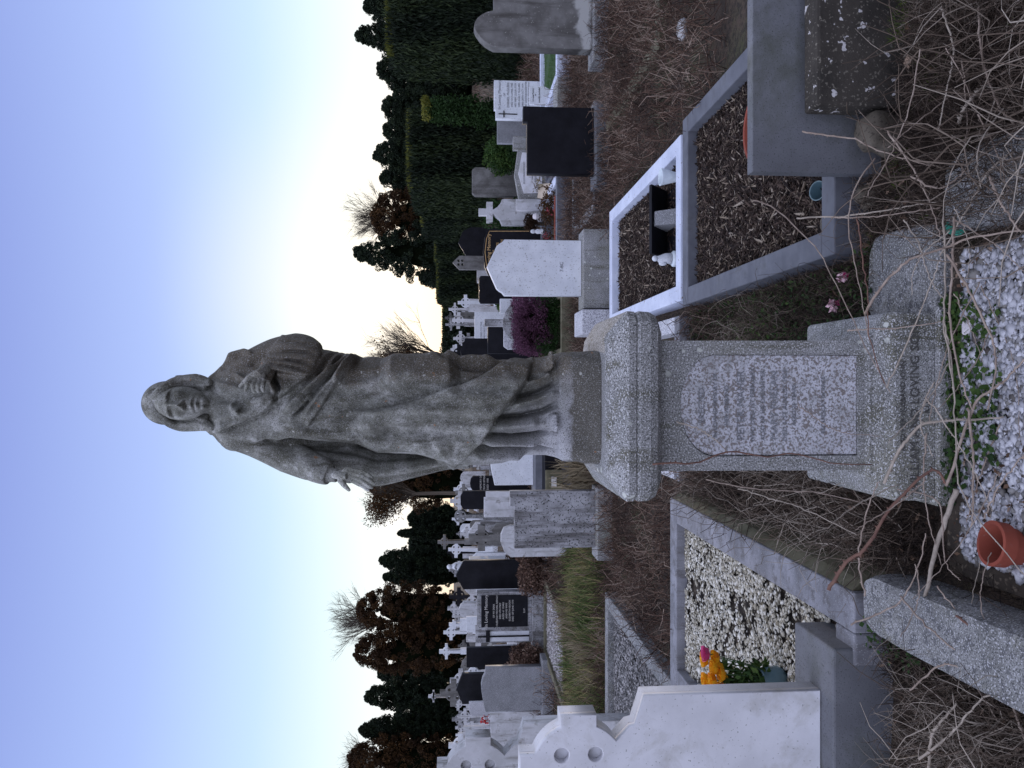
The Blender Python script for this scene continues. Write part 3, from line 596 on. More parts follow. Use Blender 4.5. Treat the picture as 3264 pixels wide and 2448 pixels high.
# ------------------------------------------------------------------ headstones
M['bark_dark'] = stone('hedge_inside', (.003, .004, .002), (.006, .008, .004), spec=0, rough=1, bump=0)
def outline(top, y, zb):
    pts = [P(X, Y, y) for X, Y in top]; xl = pts[0][0]; xr = pts[-1][0]
    return [(xl, zb)] + pts + [(xr, zb)]
def headstone(label, mat, y, top, zb=0., thick=.09, bevel=.004, base=None, group=None, cat='headstone', name='headstone', holes=None, back=None):
    """top: outline of the stone from its viewer-left edge to its right edge in photo pixels; base=(Xtop,Xbottom,Yleft,Yright,mat)"""
    pts = outline(top, y, zb); cx = (pts[0][0] + pts[-1][0]) / 2
    t = thing(name, label, cat, (cx, y, 0), group)
    loc = [(x - cx, z) for x, z in pts][::-1]
    hs = [[(p[0] - cx, p[1]) for p in h] for h in (holes or [])]
    link('slab', curve_mesh([loc] + hs, thick, bevel), mat, t)
    if base:
        Xt, Xb, Yl, Yr, bm = base; y0 = y - .10; xl, zt = P(Xt, Yl, y0); xr, _ = P(Xt, Yr, y0)
        MB().box(xl - cx, xr - cx, -.10, thick + .10, -.03, zb - .002).build('base', bm, t, bevel=.008)
    return t, cx
def circ(X, Y, y, rpx, n=14):
    x, z = P(X, Y, y); r = rpx / F * y; return [(x + r * math.cos(a), z + r * math.sin(a)) for a in np.linspace(0, 2 * math.pi, n, endpoint=False)]
def zat(X, y): return P(X, 1224, y)[1]
# right-hand side of the view
a_top = [(1574, 148), (1560, 141), (1546, 132), (1532, 119), (1519, 101), (1511, 84), (1514, 70), (1522, 57), (1535, 46), (1550, 38), (1566, 34), (1574, 33), (1574, -70)]
headstone('big soot-grey headstone with a pointed arch, a pale band along its foot', 'sooty', 7.6, a_top, .13, .14, base=(1892, 1945, 185, -90, 'granite_kerb'))
t, cx = headstone('white headstone with a thin dark cross beside a column of small inscription', 'white', 12, [(1580, 378), (1580, 348), (1575, 348), (1575, 255)], .10, .10)
L0, Lz = P(1600, 302, 12); L0 -= cx
lettering([(s, z, L0, Lz - o) for s, z, o in (('In Loving Memory', .062, -.02), ('OF', .04, .05), ('DANIEL McGUIRE', .05, .11), ('DIED OCT APRIL 1983', .038, .165), ('HIS WIFE JULIA FOX', .042, .22), ('DIED EARLY McGUIRE', .038, .275),
           ('DIED 28TH OCT 1974', .038, .33), ('AND GRANDDAUGHTER', .038, .38), ('MARY HOLLINGSWORTH', .036, .425))], 'letter_grey', t, -.002)
x0, z0 = P(1589, 363, 12); x1, z1 = P(1649, 363, 12)
MB().box(x0 - cx - .008, x0 - cx + .008, -.008, .02, z1, z0).box(x0 - cx - .05, x0 - cx + .05, -.009, .02, zat(1608, 12), zat(1604, 12)).build('engraved_cross', 'letter_dark', t)
px_, pz_ = P(1712, 303, 10.9); t2 = thing('memorial_plaque', 'small pale heart-shaped plaque lettered R.I.P. at the head of the green plot', 'plaque', (px_, 10.9, .1))
link('tablet', curve_mesh([[(-.13, .32), (-.13, .12), (-.09, .03), (0, -.04), (.09, .03), (.13, .12), (.13, .32)]], .03, .004), 'white', t2)
lettering([('In Loving Memory', .025, 0, .26), ('OF', .02, 0, .225), ('DANIEL McGUIRE', .027, 0, .17), ('R.I.P.', .03, 0, .04)], 'letter_dark', t2, -.002)
headstone('plain black granite headstone seen from behind, low shoulder on its right end', 'black', 7.5, [(1681, 552), (1681, 388), (1668, 388), (1668, 338)], .13, .10, base=(1925, 1960, 588, 322, 'concrete'))
headstone('plain mid-grey slab between the white cross-and-text stone and the green bush', 'grey', 13, [(1585, 455), (1585, 378)], 0, .1)
t, cx = headstone('granite-framed headstone with a gabled white marble tablet', 'granite', 11.6, [(1654, 634), (1640, 556), (1651, 475), (1636, 475), (1636, 433)], .05, .12)
inn = [P(X, Y, 11.6) for X, Y in ((1728, 615), (1669, 617), (1652, 555), (1664, 487), (1728, 487))]
link('tablet', curve_mesh([[(x - cx, z) for x, z in inn][::-1]], .02, .003), 'marble', t, (0, -.018, 0)); tx, tz = P(1664, 552, 11.6)
lettering([(s, z, tx - cx, tz - o) for s, z, o in (('IN LOVING MEMORY', .035, .04), ('OF', .03, .08), ('J. DALY', .04, .12), ('DIED 1ST JULY', .03, .16), ('MARGARET', .05, .215), ('REQUIESCAT', .03, .27))], 'letter_grey', t, -.02)
headstone('squat sooty grey slab with cut corners between two green bushes', 'sooty', 14.5, [(1515, 623), (1505, 614), (1505, 541), (1515, 533)], 0, .14)
headstone('white headstone topped by a plain latin cross, curved shoulders', 'weather_pale', 12, [(1600, 717), (1593, 700), (1582, 692), (1571, 680), (1571, 708), (1551, 708), (1551, 686), (1526, 686), (1526, 664), (1551, 664), (1551, 643), (1571, 643), (1571, 668), (1585, 660), (1595, 648), (1600, 634)], .08, .10)
headstone('low blank pale slab in front of the plain-cross headstone', 'weather_pale', 11.5, [(1645, 671), (1645, 634)], .05, .06)
t, cx = headstone('black headstone with a gold border line and gold lettering, bowed top', 'black', 11.9, [(1556, 876), (1545, 848), (1540, 803), (1545, 756), (1556, 730)], .10, .09, base=(1706, 1716, 885, 722, 'grey'))
gx, gz = P(1556, 803, 11.9); bo = [P(X, Y, 11.9) for X, Y in ((1698, 868), (1560, 868), (1551, 846), (1546, 803), (1551, 760), (1560, 737), (1698, 737))]
MB().tube([(x - cx, -.003, z) for x, z in bo], .005, 4).build('border_line', 'letter_gold', t)
lettering([('In Loving Memory', .075, gx - cx, gz - .035), ('OF', .045, gx - cx, gz - .10), ('MY PARENTS', .05, gx - cx, gz - .16), ('PETER SMYTH', .062, gx - cx, gz - .23), ('DIED JAN 1962', .045, gx - cx, gz - .29), ('MARY SMYTH', .062, gx - cx, gz - .36),
           ('DIED 1968', .045, gx - cx, gz - .42), ('JOHN SMYTH', .062, gx - cx, gz - .52), ('DIED 1971', .045, gx - cx, gz - .58)], 'letter_gold', t, -.002)
headstone('tall black headstone with a lopsided gable behind the gold-lettered one', 'black', 17, [(1486, 815), (1461, 773), (1475, 737), (1500, 724)], 0, .12)
headstone('narrow grey pointed headstone pierced by four petal holes', 'sooty', 15.5, [(1464, 858), (1443, 836), (1464, 815)], 0, .14, holes=[circ(X, Y, 15.5, 4.2, 8) for X in (1462, 1474) for Y in (830.5, 842.5)])
headstone('black headstone with clipped corners right behind the white gabled one', 'black', 13.5, [(1532, 967), (1527, 960), (1527, 887), (1532, 879)], 0, .1)
headstone('low white block stone left of the clipped-corner black headstone', 'white', 11.2, [(1594, 999), (1594, 952)], 0, .1)
headstone('white slab peeping over the clipped-corner black headstone', 'weather_pale', 16, [(1521, 901), (1520, 862)], 0, .1)
t, cx = headstone('large clean white gabled headstone on a rough granite block', 'white', 7.1, [(1608, 942), (1600, 932), (1591, 927), (1583, 920), (1552, 850), (1583, 784), (1591, 777), (1600, 772), (1608, 763)], .318, .075, base=(1861, 1958, 982, 729, 'granite'))
nx_, nz_ = P(1795, 851, 7.1); text('7-8C', .045, nx_ - cx, -.001, nz_, 'letter_grey', t)
t = thing('kerb_block', 'speckled white granite block butted against the rough granite base', 'kerb', (.57, 6.95, 0)); MB().box(-.125, .1, 0, .45, -.02, .335).build('block', 'white_granite', t, bevel=.008)
headstone('broad black headstone with a pointed top beside the statue feet', 'black', 12.6, [(1484, 1170), (1467, 1121), (1483, 1078)], 0, .12)
headstone('flat-topped black slab behind the purple heather', 'black', 11.2, [(1555, 1127), (1555, 1040)], 0, .1)
t, cx = headstone('wide white slab with rows of small grey lettering under two stone crosses', 'white', 15, [(1513, 1078), (1513, 994)], 0, .12)
tx, tz = P(1535, 1050, 15)
lettering([('SACRED TO THE', .05, tx - cx - .04, tz - .01), ('MEMORY OF', .05, tx - cx - .04, tz - .07), ('JAMES NOLAN', .05, tx - cx - .04, tz - .13), ('DIED 1941', .05, tx - cx - .04, tz - .19)], 'letter_grey', t, -.002)
headstone('stumpy weathered post stone standing over the heather', 'weather', 11.0, [(1545, 1040), (1545, 1017)], 0, .12)
headstone('grey sagging round-topped stone just above the heather', 'weather', 10.7, [(1632, 1086), (1610, 1062), (1603, 1040), (1603, 1020), (1612, 992), (1626, 972)], .1, .1)
headstone('pale cut-corner slab behind the round-topped stone', 'white_granite', 10.95, [(1620, 1114), (1606, 1104), (1606, 1010)], .1, .1)
# left-hand side
t, cx = headstone('blank white headstone standing on a black stepped tomb behind the statue robe', 'white', 9.75, [(1577, 1547), (1567, 1500), (1558, 1440)], .485, .09)
tb = thing('stepped_tomb', 'black granite stepped tomb with two pale joints under the blank white headstone', 'tomb', (-1.06, 9.2, 0))
MB().box(-.32, .33, 0, .30, -.02, .20).build('lower_step', 'paint_grey', tb, bevel=.006); MB().box(-.30, .31, .02, .30, .20, .40).build('middle_step', 'black', tb, bevel=.004); MB().box(-.31, .32, .30, .75, -.02, .484).build('top_step', 'paint_grey', tb, bevel=.006)
tp = thing('plaque', 'tan weathered wooden-looking plaque propped on the black stepped tomb', 'plaque', (-1.15, 9.16, .2))
MB().box(-.14, .14, 0, .03, 0, .2).build('board', 'mossy', tp, bevel=.01); MB().box(-.06, .06, -.008, .02, .07, .13).build('nameplate', 'letter_pale', tp)
t, cx = headstone('black headstone with bowed top and lines of white lettering far behind the statue hand', 'black', 13.5, [(1512, 1568), (1501, 1556), (1498, 1542), (1501, 1526), (1508, 1518)], 0, .1)
tx, tz = P(1535, 1543, 13.5); lettering([('IN MEMORY OF', .045, tx - cx, tz), ('PATRICK BYRNE', .045, tx - cx, tz - .06), ('DIED 1988', .045, tx - cx, tz - .12)], 'letter_pale', t, -.002)
headstone('black headstone with clipped shoulders above the pale stepped slab', 'black', 12.4, [(1477, 1624), (1468, 1608), (1468, 1582), (1477, 1566)], 0, .1)
headstone('pale grey slab with one stepped corner behind the streaked marble headstone', 'weather_pale', 9.9, [(1543, 1649), (1543, 1587), (1549, 1587), (1549, 1568)], 0, .09)
headstone('large streaked grey marble headstone with a stepped top corner', 'weather', 7.4, [(1640, 1749), (1640, 1614), (1626, 1614), (1626, 1566)], .135, .09, base=(1897, 1950, 1788, 1556, 'granite'))
headstone('rounded grey headstone touching the streaked marble one, pale foot', 'weather_pale', 9.6, [(1628, 1776), (1607, 1757), (1597, 1730), (1597, 1705), (1606, 1684), (1628, 1676)], 0, .1)
headstone('sooty gabled stone with notched shoulder beside the big grey ringed cross', 'sooty', 10.6, [(1640, 1713), (1604, 1712), (1572, 1700), (1566, 1690), (1582, 1670), (1640, 1669)], 0, .1)
def celtic_mesh(h, R, bw, arm, thick, pl=(0, 0), taper=1.25, holes=True):
    """ringed cross: total height h above plinth, ring radius R, bar width bw, arm half-length"""
    zc = h - arm; c = bw / 2; sh = c * taper; out = []
    def ring(a0, a1): return [(R * math.cos(a), zc + R * math.sin(a)) for a in np.linspace(a0, a1, 5)]
    al = math.asin(min(.95, c / R))
    out = [(-sh, 0), (sh, 0), (c, zc - R * math.cos(al))] + ring(-math.pi / 2 + al, -al)[1:] + [(arm, zc - c), (arm, zc + c)] + ring(al, math.pi / 2 - al) + [(c, h), (-c, h)] + ring(math.pi / 2 + al, math.pi - al) + [(-arm, zc + c), (-arm, zc - c)] + ring(math.pi + al, 1.5 * math.pi - al)[:-1] + [(-c, zc - R * math.cos(al))]
    hl = []
    if holes:
        d = (c + (R * .80 - c) * .5) * .86; rr = (R * .80 - c) * .40
        for sx in (-1, 1):
            for sz in (-1, 1): hl.append([(sx * d + rr * math.cos(a), zc + sz * d + rr * math.sin(a)) for a in np.linspace(0, 2 * math.pi, 8, endpoint=False)])
    return curve_mesh([out] + hl, thick, .004)
def celtic(label, mat, y, Xtop, Xc, Yc, Rpx, barpx, Xbase, plinth=True, group=None):
    x, zc = P(Xc, Yc, y); zt = zat(Xtop, y); zb = max(zat(Xbase, y), .02); s = y / F
    t = thing('celtic_cross', label, 'celtic cross', (x, y, 0), group)
    link('cross', celtic_mesh(zt - zb, Rpx * s, barpx * s, zt - zc, .12), mat, t, (0, 0, zb))
    if plinth:
        w_ = barpx * s; MB().loft(loft_sq([(w_ * 1.5, -.02), (w_ * 1.4, zb * .5)], 0, .06)).loft(loft_sq([(w_ * 1.15, zb * .5), (w_ * .95, zb)], 0, .06)).build('plinth', mat, t, bevel=.01)
    return t
celtic('large dark grey ringed cross standing behind the streaked marble headstone', 'sooty', 11.4, 1494, 1535, 1716, 25, 23, 1610)
celtic('tall slim grey ringed cross overlapping the large dark grey one', 'sooty', 16.5, 1395, 1417, 1729, 13, 9, 1480)
celtic('mossy wheel-headed stone cross above the pale stepped slab', 'granite_kerb', 13, 1449, 1468, 1647, 19, 11, 1540)
celtic('bright white ringed cross on a flared white pedestal', 'white', 16, 1400, 1423, 2079, 12, 9, 1468)
celtic('slender grey ringed cross rising highest against the dark conifers', 'weather_pale', 18, 1365, 1382, 2222, 8, 6, 1425)
celtic('pale ringed cross on the gabled base behind the white lettered slab', 'weather_pale', 19, 1430, 1450, 985, 11, 7, 1492)
celtic('small grey ringed cross beside the white lettered slab', 'weather', 19.5, 1419, 1438, 1034, 9, 6, 1480)
headstone('black gabled headstone standing in dry brown shrubs', 'black', 12.6, [(1477, 1879), (1453, 1835), (1478, 1789)], 0, .12)
t, cx = headstone('grey framed headstone with a black inscribed panel and a black upright cross', 'weather', 12.3, [(1516, 2050), (1516, 2003), (1521, 2001), (1521, 1888)], .245, .16, base=(1694, 1723, 2067, 1866, 'weather'))
a0, z0 = P(1682, 1996, 12.3); a1, z1 = P(1534, 1898, 12.3); MB().box(a0 - cx, a1 - cx, -.012, .02, z0, z1).build('black_panel', 'black', t)
a2, _ = P(1600, 2044, 12.3); a3, _ = P(1600, 2012, 12.3); MB().box(a2 - cx, a3 - cx, -.006, .02, zat(1686, 12.3), zat(1560, 12.3)).build('white_field', 'white', t)
b0_, zt_ = P(1523, 2031, 12.3); b1_, zb_ = P(1687, 2023, 12.3)
MB().box(b0_ - cx, b1_ - cx, -.03, -.006, zb_, zt_).box(P(1555, 2045, 12.3)[0] - cx, P(1555, 2009, 12.3)[0] - cx, -.034, -.007, zat(1561, 12.3), zat(1549, 12.3)).build('black_cross', 'black', t)
tx, tz = P(1560, 1947, 12.3)
lettering([('In Loving Memory', .07, tx - cx, tz + .03)] + [(s, .038, tx - cx, tz - .08 - .05 * k) for k, s in enumerate(('OF MY DEAR', 'HUSBAND MICHAEL KEOGH', 'DIED 4TH MAY', 'AGED 61 YEARS', 'AND HIS WIFE', 'ELIZABETH KEOGH', 'DIED 1ST JUNE 1974'))] + [('R.I.P.', .038, tx - cx, tz - .56)], 'letter_pale', t, -.013)
headstone('white round-topped headstone carved with a ringed cross', 'weather_pale', 15, [(1480, 1970), (1468, 1962), (1462, 1946), (1468, 1930), (1480, 1921)], 0, .12)
headstone('plain white block headstone next to the round-topped carved one', 'white', 14, [(1488, 2016), (1486, 1969)], 0, .1)
t, cx = headstone('white latin cross on a small white base with a thin dark cross line', 'white', 16, [(1466, 2012), (1466, 1997), (1454, 1997), (1454, 2005), (1442, 2005), (1442, 1996), (1431, 1996), (1431, 1989), (1442, 1989), (1442, 1980), (1454, 1980), (1454, 1989), (1466, 1989), (1466, 1975)], 0, .12)
headstone('broad speckled grey granite headstone with an S-curved top', 'grey', 11.7, [(1548, 2270), (1541, 2242), (1535, 2205), (1534, 2185), (1538, 2165), (1547, 2147), (1548, 2129)], .16, .12, base=(1714, 1751, 2290, 2105, 'grey'))
headstone('black gabled headstone behind the S-curved granite one', 'black', 14, [(1474, 2245), (1455, 2196), (1474, 2150)], 0, .12)
headstone('low dark stone with two pale bars under the bright white ringed cross', 'black', 15, [(1487, 2128), (1487, 2066)], 0, .1)
t, cx = headstone('small pale round-cornered headstone with faint grey lettering', 'white_granite', 13.6, [(1507, 2283), (1498, 2276), (1495, 2262), (1495, 2240)], 0, .08)
headstone('weathered white slab with a sunken square frame at its foot', 'weather_pale', 12.6, [(1566, 2338), (1560, 2272)], 0, .1)
headstone('rough pale block stone near the edge, above the two big cross-headed stones', 'weather_pale', 13.4, [(1477, 2390), (1477, 2322)], 0, .12)
# two big marble stones with cross heads seen from behind, near the left of the upright view
def crosshead(label, mat, y, Xc, Yc, s, zb, bodyX, thick, holes_recess=True, rim=None):
    """s = source px per unit where the ring radius is 1.53 units of the near stone"""
    x0, zc = P(Xc, Yc, y); k = y / F * s
    c = 59 * k; R = 155 * k; arm = 183 * k; bw = 239 * k; al = math.asin(c / R); g = 95 * k
    rt = [(x0 + R * math.cos(a), zc + R * math.sin(a)) for a in np.linspace(math.pi / 2 - al, al, 8)]
    rbm = [(x0 + R * math.cos(a), zc + R * math.sin(a)) for a in np.linspace(-al, -math.pi / 2 + math.asin(g / R), 8)]
    zn = rbm[-1][1]; sh = [(x0 + 140 * k, zn - 42 * k), (x0 + 144 * k, zn - 62 * k), (x0 + bw, zn - 92 * k)]
    right = [(x0 + c, zc + 190 * k)] + rt + [(x0 + arm, zc + c), (x0 + arm, zc - c)] + rbm + sh + [(x0 + bw, zb)]
    left = [(2 * x0 - p[0], p[1]) for p in right][::-1]
    pts = [(p[0] - x0, p[1]) for p in right + left]
    d = 55 * k; rr = 24 * k
    hl = [[(sx * d + rr * math.cos(a), zc - x0 * 0 + sz * d + rr * math.sin(a)) for a in np.linspace(0, 2 * math.pi, 20, endpoint=False)] for sx in (-1, 1) for sz in (-1, 1)]
    t = thing('headstone', label, 'headstone', (x0, y, 0))
    link('slab', curve_mesh([pts] + hl, .03, .003), mat, t)
    link('backing', curve_mesh([[(p[0] * .998, zc + (p[1] - zc) * .998 if p[1] > zb + .01 else p[1]) for p in pts]], thick - .03), rim or mat, t, (0, .0302, 0))
    return t, x0
zb1 = .19
t, xm = crosshead('large white marble headstone with a ringed cross head and four round sinkings, nearest the viewer', 'marble', 2.70, 1845, 2461, 1.0, zb1, 0, .085)
MB().box(-.50, .435, -.09, .22, -.05, .188).build('plinth', 'concrete', t, bevel=.008)
t, xm2 = crosshead('second cross-headed headstone, darker and lichened, behind the near white one', 'weather_pale', 5.0, 1524, 2477, .69, .12, 0, .12)
# ------------------------------------------------------------------ kerbs and slabs
def kerb(label, mat, x0, x1, y0, y1, w=.10, h=.12, sides='nfwe', bev=.006, mats=None, loc_z=0, name='grave_kerb'):
    t = thing(name, label, 'grave kerb', ((x0 + x1) / 2, y0, 0)); cx = (x0 + x1) / 2; mm = mats or {}
    if 'n' in sides: MB().box(x0 - cx, x1 - cx, 0, w, -.06, h).build('rail', mm.get('n', mat), t, bevel=bev)
    if 'f' in sides: MB().box(x0 - cx, x1 - cx, y1 - y0 - w, y1 - y0, -.06, h).build('rail', mm.get('f', mat), t, bevel=bev)
    a = w + .002 if 'n' in sides else 0; b = y1 - y0 - (w + .002 if 'f' in sides else 0)
    if 'w' in sides: MB().box(x0 - cx, x0 - cx + w, a, b, -.06, h - .001).build('rail', mm.get('w', mat), t, bevel=bev)
    if 'e' in sides: MB().box(x1 - cx - w, x1 - cx, a, b, -.06, h - .001).build('rail', mm.get('e', mat), t, bevel=bev)
    return t
k = kerb('wide concrete kerb with mossy outer side round the pale pebbles and roses', 'concrete_pale', -1.90, -.72, 2.60, 4.88, .14, .12, sides='fwe')
k.location = ((-1.90 - .72) / 2, 2.60, 0); MB().box(.337, .449, .002, .138, -.06, .1175).build('rail', 'concrete_pale', k, bevel=.008)
MB().loft([[(.591, .03, -.06), (.67, .03, -.06), (.625, .03, .07), (.591, .03, .110)], [(.591, 2.25, -.06), (.67, 2.25, -.06), (.625, 2.25, .07), (.591, 2.25, .110)]]).build('moss_skin', 'mossy', k)
kerb('pale blue-white painted kerb round the small bed with the black wedge', 'paint_blue', .50, 1.50, 4.62, 6.75, .10, .13)
kerb('dark grey painted kerb round the bark bed beside the concrete headstone', 'paint_grey', .47, 1.58, 2.74, 4.61, .10, .12)
kerb('pale kerb of the bed directly behind the statue', 'white_granite', -.60, .42, 4.72, 6.9, .10, .11, mats={'n': 'concrete_pale'})
kerb('granite kerb round the grey gravel bed on the left beyond the roses', 'granite_kerb', -3.15, -1.92, 4.72, 7.15, .12, .09)
kerb('white kerb round the artificial green turf', 'paint_blue', 3.9, 5.6, 9.95, 11.9, .12, .16)
t = thing('kerb_block', 'grey granite block at the corner of the green turf kerb', 'kerb', (3.7, 9.85, 0)); MB().box(-.17, .19, 0, .4, -.02, .17).build('block', 'granite', t, bevel=.01)
kerb('grey kerb of the flower bed below the plain-cross headstone', 'paint_grey', 1.70, 2.72, 9.95, 11.8, .12, .16, mats={'e': 'paint_blue'})
kerb('grey kerb of the bed below the granite-framed tablet', 'paint_grey', 2.85, 3.75, 10.0, 11.5, .10, .12)
kerb('low dark kerb round the grey gravel under the framed black panel', 'mossy', -4.2, -3.0, 9.9, 12.1, .10, .08)
kerb('white-topped kerb beside the dry brown shrubs', 'paint_blue', -3.25, -2.35, 12.3, 14.2, .14, .26)
kerb('old granite kerb half sunk in brown bracken on the right', 'granite_kerb', 1.75, 2.9, 7.9, 9.4, .12, .05)
kerb('mossy low kerb in front of the arched sooty headstone', 'mossy', 2.35, 3.6, 5.4, 7.3, .12, .05, sides='nw')
kerb('dark planter kerb round the purple heather', 'mossy', .35, 1.12, 9.25, 10.4, .08, .2)
# concrete headstone at the right front, with a dark slab leaning on it
t = thing('headstone', 'low plain grey concrete headstone, nearest on the right, its back to the viewer', 'headstone', (1.13, 2.66, 0))
MB().box(-.39, .55, 0, .05, -.05, .455).build('slab', 'concrete', t, bevel=.003)
t = thing('stone_slab', 'dark mossy slab dotted with white lichen leaning against the concrete headstone', 'slab', (1.17, 2.5, 0))
o = MB().box(-.25, .50, 0, .10, -.05, .30).build('slab', 'dark_slab', t, bevel=.012)
# ------------------------------------------------------------------ statue plot in front: granite kerbs, gravel, loose blocks
def rock(name, label, cat, loc, r, mat='rock', seed=0, rz=0, sub=3, amp=.18, group=None, flat=1):
    rg = np.random.default_rng(seed); mb = MB(); n = 14; ph = rg.uniform(0, 6, 6); R_ = []
    for i_ in range(n + 1):
        p = math.pi * (i_ + .02) / (n + .04) - math.pi / 2; ring = []
        for j_ in range(2 * n):
            t_ = math.pi * j_ / n; v = np.array([math.cos(p) * math.cos(t_), math.cos(p) * math.sin(t_), math.sin(p)])
            v2 = np.sign(v) * np.abs(v) ** flat
            f = 1 + amp * (math.sin(3 * v[0] + ph[0]) * math.sin(2.5 * v[1] + ph[1]) + .6 * math.sin(4 * v[2] + ph[2] + 2 * v[0]) + .3 * math.sin(9 * v[0] + ph[3]) * math.sin(8 * v[1] + ph[4]))
            ring.append(tuple(v2 * f * np.array(r)))
        R_.append(ring)
    o = mb.loft(R_).build(name, mat, None, loc, True); o.rotation_euler = (0, 0, rz); return tag(o, label, cat, group)
def kerbstone(label, x0, x1, y0, y1, h, rz=0, mat='granite_kerb'):
    cx, cy = (x0 + x1) / 2, (y0 + y1) / 2; hx, hy = (x1 - x0) / 2, (y1 - y0) / 2; R_ = []
    for s, z in ((1, -.05), (1.0, h * .55), (.965, h * .85), (.88, h)):
        ring = []
        for a in np.linspace(0, 2 * math.pi, 64, endpoint=False):
            c_, s_ = math.cos(a), math.sin(a); e = .22; ax = hx - (1 - s) * hx * .8; ay = hy - (1 - s) * hx * .8
            n_ = 1 + .02 * math.sin(7 * a + z * 30) + .012 * math.sin(17 * a)
            ring.append((ax * abs(c_) ** e * np.sign(c_) * n_, ay * abs(s_) ** e * np.sign(s_) * (1 + .004 * math.sin(9 * a)), z + .004 * math.sin(a * 5)))
        R_.append(ring)
    o = MB().loft(R_).build('kerbstone', mat, None, (cx, cy, 0), True); o.rotation_euler = (0, 0, rz); m_ = o.modifiers.new('e', 'EDGE_SPLIT'); m_.split_angle = .8
    return tag(o, label, 'kerbstone')
kerbstone('long rounded granite kerbstone running towards the viewer beside the terracotta pot', -.80, -.60, 1.35, 2.50, .14, .03)
kerbstone('square-ended granite kerbstone lying right of the pedestal foot', .20, .50, 2.24, 2.62, .06, -.05)
kerbstone('granite kerbstone beside the green plastic lid, running out of view', .42, .64, 1.4, 2.15, .09, -.03)
rock('rock', 'grey-brown boulder wedged at the foot of the dark lichened slab', 'rock', (.83, 2.53, .05), (.07, .055, .07), seed=3, amp=.3, flat=.7)
rock('rock', 'smooth brown cobble by the corner of the grey kerb', 'rock', (.66, 2.66, .03), (.045, .04, .04), seed=5, amp=.25, flat=.8)
rock('rock', 'dull cobble sunk in the bark chips near the blue bowl', 'rock', (.60, 2.86, .06), (.07, .05, .05), seed=6)
x_, y_ = G(2180, 95, .05); rock('stone', 'long pale smooth stone lying on the dead bracken, far right', 'stone', (x_, y_, .06), (.07, .05, .035), 'weather_pale', seed=8, amp=.06)
x_, y_ = G(3078, 1040, .03); t = MB().box(-.032, .032, -.02, .015, 0, .025).build('marble_chip', 'marble_rim', None, (x_, y_, .01), bevel=.006); t.rotation_euler = (.2, .3, .5); tag(t, 'broken white marble lump beside the plinth corner', 'stone')
# beds
def pebbles(name, label, cat, x0, x1, y0, y1, z, n, size, stops, mat=None, bare=.0, flat=.6, under=None, seed=1, jitter=.006, tpl=None, tilt=None):
    rg = np.random.default_rng(seed); x = rg.uniform(x0, x1, n); y = rg.uniform(y0, y1, n)
    if bare:
        nzv = .6 * np.sin(x * 9 + 1.3 + 2 * np.sin(y * 3)) * np.sin(y * 5.1 + .4) + .5 * np.sin(x * 23 + 2 * np.sin(y * 17)) * np.sin(y * 21 + x * 8) + .4 * np.sin(x * 47 + y * 9) * np.sin(y * 53); keep = nzv < 1.1 - bare * 1.7 + rg.normal(0, .35, n); x, y = x[keep], y[keep]
    n = len(x); pos = np.stack([x, y, z + rg.uniform(0, jitter, n)], 1); s = size * rg.lognormal(0, .28, n)
    sc = np.stack([s, s * rg.uniform(.6, 1, n), s * flat * rg.uniform(.7, 1.1, n)], 1); tv, tf = tpl or CHIP
    me = scatter_mesh(name, tv, tf, pos, rots(n, tilt or .6, rg), sc, rg.uniform(0, 1, n))
    o = link(name, me, mat or tonemat(name, stops)); tag(o, label, cat, kind='stuff'); return o
def bed_sheet(name, label, x0, x1, y0, y1, z, mat='soil'):
    n = 24; xs_ = np.linspace(x0, x1, n); ys_ = np.linspace(y0, y1, n); A, B = np.meshgrid(xs_, ys_)
    Z = z + .008 * np.sin(A * 11) * np.sin(B * 9) + .004 * np.sin(A * 31 + B * 27); Vv = np.stack([A, B, Z], 2).reshape(-1, 3)
    i_, j_ = np.meshgrid(np.arange(n - 1), np.arange(n - 1), indexing='ij'); b_ = (i_ * n + j_).ravel()
    o = link(name, npmesh(name, Vv, np.stack([b_, b_ + 1, b_ + n + 1, b_ + n], 1)), mat); return tag(o, kind='structure')
cream = [(0, (.16, .14, .10)), (.25, (.36, .33, .26)), (.6, (.52, .49, .41)), (1, (.72, .70, .64))]
whites = [(0, (.07, .06, .055)), (.12, (.22, .21, .20)), (.4, (.33, .33, .36)), (1, (.58, .58, .62))]
greys = [(0, (.05, .05, .05)), (.5, (.17, .165, .165)), (1, (.42, .40, .40))]
bark_c = [(0, (.012, .008, .007)), (.55, (.045, .03, .024)), (.82, (.10, .07, .055)), (.95, (.30, .24, .18)), (1, (.40, .34, .28))]
bed_sheet('soil_bed', '', -1.78, -.85, 2.75, 4.76, .045); pebbles('pebbles', 'cream pebbles thinning to bare soil inside the wide concrete kerb', 'gravel', -1.77, -.86, 2.75, 4.75, .06, 17000, .0103, cream, bare=.47, seed=2)
bed_sheet('soil_bed', '', -.56, .40, 1.3, 2.24, .012); pebbles('white_gravel', 'white marble chippings in front of the pedestal', 'gravel', -.50, .38, 1.5, 2.17, .02, 10500, .0115, whites, seed=3, bare=.05)
bed_sheet('soil_bed', '', .56, 1.49, 2.83, 4.52, .045); BK = (CHIP[0], CHIP[1])
pebbles('bark_chips', 'dark bark chips filling the grey painted kerb', 'mulch', .57, 1.48, 2.84, 4.51, .055, 15000, .016, bark_c, flat=.35, seed=4, tpl=([(a * 1.9, b_ * .35, c_ * .5) for a, b_, c_ in CHIP[0]], CHIP[1]), tilt=.9)
bed_sheet('soil_bed', '', .60, 1.40, 4.71, 6.65, .05)
